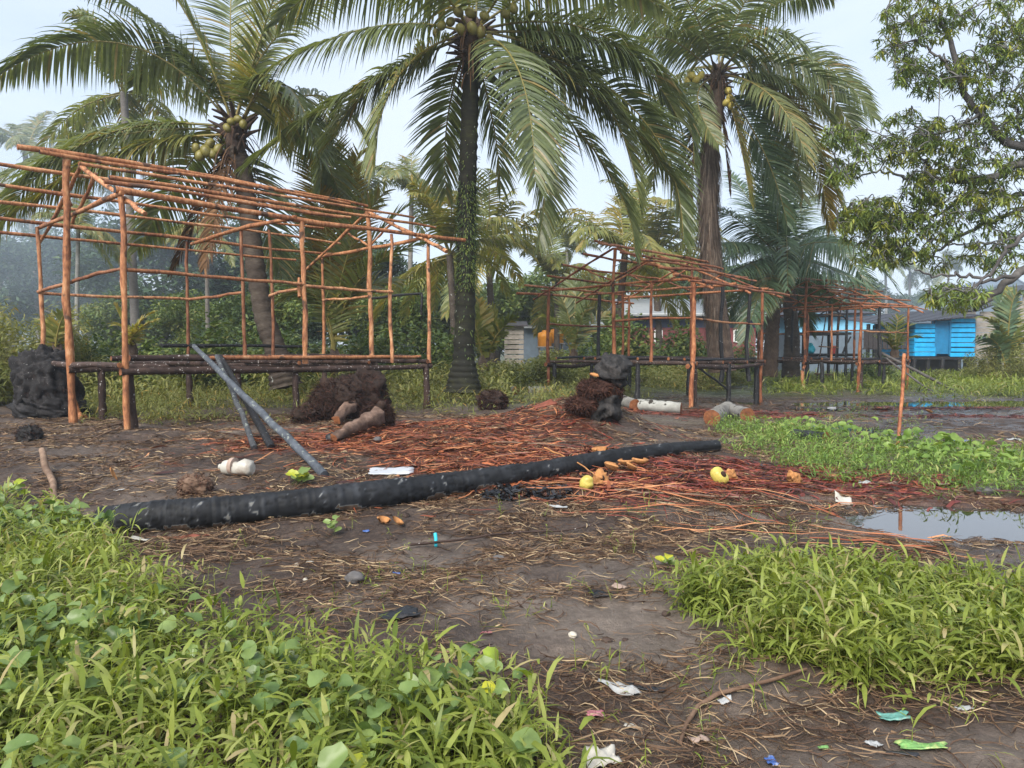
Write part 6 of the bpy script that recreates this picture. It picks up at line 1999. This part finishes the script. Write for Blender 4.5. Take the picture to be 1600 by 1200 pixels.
for (u, v, d, lab) in [(870, 525, 45, 'orange water tank on the right of the pair in front of the slate house'), (851, 530, 44, 'orange water tank on the left of the pair in front of the slate house')]:
    o = thing('water_tank', (bx(u, d), d, 0), lab, 'water tank', 'orange water tanks')
    g = G()
    c = np.array([bx(u, d), d, bz(v, d)])
    tube(g, [c - UP * .42, c - UP * .38, c + UP * .1, c + UP * .15, c + UP * .2, c + UP * .36, c + UP * .42], [.36, .40, .40, .42, .40, .38, .16], 18)
    g.build('tank_body', M['orange_tank'], o)
    g = G()
    tube(g, [c + UP * .42, c + UP * .50], [.16, .14], 12)
    g.build('lid', M['orange_tank'], o)
    g = G()
    for sx_ in (-1, 1):
        for sy_ in (-1, 1):
            tube(g, [[c[0] + sx_ * .3, c[1] + sy_ * .3, -.1], [c[0] + sx_ * .3, c[1] + sy_ * .3, c[2] - .47]], .05, 6)
    box(g, c - UP * .455, (.9, .9, .07))
    g.build('stand', M['grey_plank'], o)

WS = 40.0
ws = thing('plank_shed', (bx(800, WS), WS, 0), 'small weathered plank shed right of the mossy palm trunk', 'shed')
g = G()
planks(g, (bx(788, WS), WS), (bx(818, WS), WS), .2, bz(508, WS), 10, .03, rs)
planks(g, (bx(818, WS), WS + .03), (bx(818, WS), WS + 2), .2, bz(508, WS), 10, .03, rs)
g.build('wall', M['grey_plank'], ws, smooth=False)
g = G()
box(g, [bx(802, WS), WS + 1, bz(505, WS)], (1.5, 2.6, .05), [1, 0, 0], [0, 1, .12])
g.build('roof', M['dark_iron'], ws, smooth=False)

HB = 47.0
pb = thing('pale_blue_house', (bx(1300, HB), HB, 0), 'long pale blue walled house seen through the charred frame', 'house')
g = G()
box(g, [bx(1300, HB), HB + 2, (bz(490, HB) + bz(519, HB)) / 2], (bx(1345, HB) - bx(1215, HB), 4, bz(490, HB) - bz(519, HB)))
g.build('upper_wall', M['pale_blue_wall'], pb, smooth=False)
g = G()
box(g, [bx(1300, HB), HB + 2, bz(519.3, HB) / 2], (bx(1344, HB) - bx(1216, HB), 3.98, bz(519.3, HB)))
g.build('lower_wall', M['slate_wall'], pb, smooth=False)
g = G()
box(g, [bx(1290, HB), HB + 2, bz(487, HB)], (bx(1352, HB) - bx(1208, HB), 5, .1), [1, 0, .04], [0, 1, .1])
g.build('roof', M['dark_roof'], pb, smooth=False)

# hazy gable roof far behind the grey plank house
FH = 62.0
fh = thing('distant_house', (bx(1570, FH), FH, 0), 'distant house with steep bluish gable roof above the grey plank house', 'house')
g = G()
box(g, [bx(1560, FH), FH + 3, bz(486, FH) / 2], (bx(1650, FH) - bx(1480, FH), 6, bz(486, FH)))
g.build('wall', M['slate_wall'], fh, smooth=False)
g = G()
p0, p1, p2 = np.array([bx(1470, FH), FH - .3, bz(486, FH)]), np.array([bx(1580, FH), FH - .3, bz(433, FH)]), np.array([bx(1670, FH), FH - .3, bz(486, FH)])
for a, b in ((p0, p1), (p2, p1)):
    box(g, (a + b) / 2 + [0, 3.3, 0], (np.linalg.norm(b - a), 7, .1), b - a)
V = np.array([p0, p1, p2]) + [0, .35, -.06]
g.add(V, [[0, 2, 1]])
g.build('roof', M['slate_wall'], fh, smooth=False)

# ------------------------------------------------------------------ charred frame with ladder behind the far hut
CD = 32.5
cf = thing('charred_hut', (bx(1295, CD), CD, 0), 'burnt black frame with shelf standing behind the far hut', 'burnt frame')
sd = iter(range(5000, 5100))


def cp(name, u0, v0, u1, v1, d0, r, d1=None):
    p = np.array([bx(u0, CD), CD + d0, bz(v0, CD)])
    q = np.array([bx(u1, CD), CD + (d0 if d1 is None else d1), bz(v1, CD)])
    pole(name, p, q, r, r * .92, 'burnt', cf, next(sd), end=None, amp=.02)


for u, d, vt in [(1261, 0, 478), (1279, 1.8, 474), (1297, .2, 486), (1321, 0, 476), (1336, 1.8, 486), (1352, .5, 500)]:
    cp('charred_post', u, 604, u + 1, vt, d, .085)
for v, d in ((556, 0), (556, 1.8), (491, 0), (492, 1.8), (480, .9)):
    cp('beam', 1254, v + 1, 1346, v - 1, d, .06)
cp('brace', 1262, 500, 1300, 480, 0, .045)
cp('brace', 1322, 500, 1300, 480, 0, .045)
cp('brace', 1318, 552, 1330, 526, .1, .05)
cp('brace', 1302, 552, 1296, 530, .1, .05)
g = G()
for i in range(5):
    box(g, [bx(1293, CD), CD + .15 + i * .38, bz(521, CD) + rs.normal(0, .006)], (bx(1328, CD) - bx(1256, CD), .34, .11))
g.build('shelf', M['burnt'], cf, smooth=False)
g = G()
for i in range(7):
    box(g, [bx(1300, CD), CD + .05 + i * .29, bz(553.5, CD) + rs.normal(0, .006)], (bx(1346, CD) - bx(1254, CD), .26, .05))
g.build('floor', M['burnt'], cf, smooth=False)
o = thing('red_bucket', [bx(1307, CD), CD + .5, bz(552.6, CD)], 'red plastic bucket on the floor of the burnt frame', 'bucket')
g = G()
c = np.array([bx(1307, CD), CD + .5, bz(552.6, CD)])
tube(g, [c, c + UP * .30], [.13, .17], 14)
g.build('body', M['red_plastic'], o)
g = G()
tube(g, [c + UP * .30, c + UP * .33], [.185, .185], 14)
g.build('rim', M['red_plastic'], o)
g = G()
c = np.array([bx(1273, CD), CD + .5, bz(552.6, CD)])
blob(g, c + UP * .16, (.20, .16, .19), .4, 2, 4)
blob(g, c + UP * .36, (.10, .10, .10), .4, 2, 5)
tag(g.build('cloth_bundle', M['cyan_plastic'], loc=tuple(c)), 'teal cloth bundle on the floor of the burnt frame', 'bundle')

lad = thing('pole_ladder', [bx(1290, 30.5), 30.5, 0], 'rough pole ladder leaning before the burnt frame', 'ladder')
for (u0, u1) in ((1274, 1296), (1300, 1317)):
    pole('rail', P(u0, 604, 30.2) - UP * .05, P(u1, 458, 31.8), .035, .03, 'bark_pole', lad, next(sd), amp=.02)
for v in (491, 519, 541, 560, 584):
    f_ = (604 - v) / 146
    a, b = P(1274 + 22 * f_ - 4, v, 30.2 + 1.6 * f_ - .05), P(1300 + 17 * f_ + 3, v + 2, 30.2 + 1.6 * f_ - .05)
    pole('rung', a, b, .035, .032, 'driftwood', lad, next(sd), amp=.008)

# dark car half hidden in the bushes
KD = 36.0
kx = bx(640, KD)
car = thing('parked_car', (kx, KD, 0), 'dark car half hidden by bushes behind the right end of the left hut', 'car')
zc = .55
g = G()
prof = [(-2.1, .45), (-2.1, .80), (-1.9, .92), (-1.0, 1.0), (-.5, 1.45), (.9, 1.5), (1.5, 1.05), (2.1, .95), (2.15, .45)]
n = len(prof)
for s in (0,):
    L_ = np.array([[kx + x * .55 * 1.0, KD - .8, z + .25] for x, z in prof])
    R_ = L_ + [0, 1.6, 0]
    k = np.arange(n)
    g.add(np.concatenate([L_, R_]), np.stack([k, (k + 1) % n, (k + 1) % n + n, k + n], -1))
    c0 = L_.mean(0)
    g.add(np.concatenate([L_, [c0]]), np.stack([k, np.full(n, n), (k + 1) % n], -1))
    g.add(np.concatenate([R_, [c0 + [0, 1.6, 0]]]), np.stack([k, (k + 1) % n, np.full(n, n)], -1))
g.build('body', M['black_car'], car, smooth=False)
g = G()
box(g, [kx + .1, KD - .81, 1.48], (.62, .03, .28))
g.build('window', M['glass'], car, smooth=False)
g = G()
blob(g, [kx - .02, KD - .83, 1.1], (.06, .03, .06), .05, 1, 1)
g.build('headlight', M['white_frame'], car)
for x in (-.75, .75):
    for y in (-.75, .75):
        g = G()
        tube(g, [[kx + x, KD + y - .09, .33], [kx + x, KD + y + .09, .33]], [.33, .33], 18)
        g.build('wheel', M['tyre'], car)

# ------------------------------------------------------------------ smoke and hazy air
def volume_mat(name, col, dens):
    m = bpy.data.materials.new(name)
    m.use_nodes = True
    nt = m.node_tree
    nt.nodes.clear()
    out = nt.nodes.new('ShaderNodeOutputMaterial')
    v = nt.nodes.new('ShaderNodeVolumePrincipled')
    v.inputs['Color'].default_value = (*col, 1)
    v.inputs['Density'].default_value = dens
    v.inputs['Anisotropy'].default_value = .2
    nt.links.new(v.outputs[0], out.inputs['Volume'])
    return m


g = G()
box(g, [0, 55, 9.0], (260, 190, 22.0))
o = g.build('haze', volume_mat('haze_air', (.80, .88, .98), .0012), smooth=False)
tag(o, kind='stuff')
SM = volume_mat('smoke', (.72, .84, .98), .012)
for (u, v, D, r, k) in [(60, 400, 38, (9, 6, 5.5), 1.0), (200, 380, 40, (8, 5, 4.0), 1.0), (20, 260, 46, (10, 6, 6), 1.0), (1470, 470, 56, (12, 6, 4.5), 1.0), (1560, 440, 52, (9, 4, 4), 1.0)]:
    g = G()
    c = P(u, v, D)
    blob(g, c, r, .35, 1.2, int(u) + 3, 30, 20)
    o = g.build('smoke', SM, loc=tuple(c))
    tag(o, 'thin bluish smoke drifting behind the left hut' if u < 800 else 'thin bluish smoke drifting above the blue house', 'smoke', kind='stuff')

for o in bpy.data.objects:
    if '_o' in o:
        del o['_o']
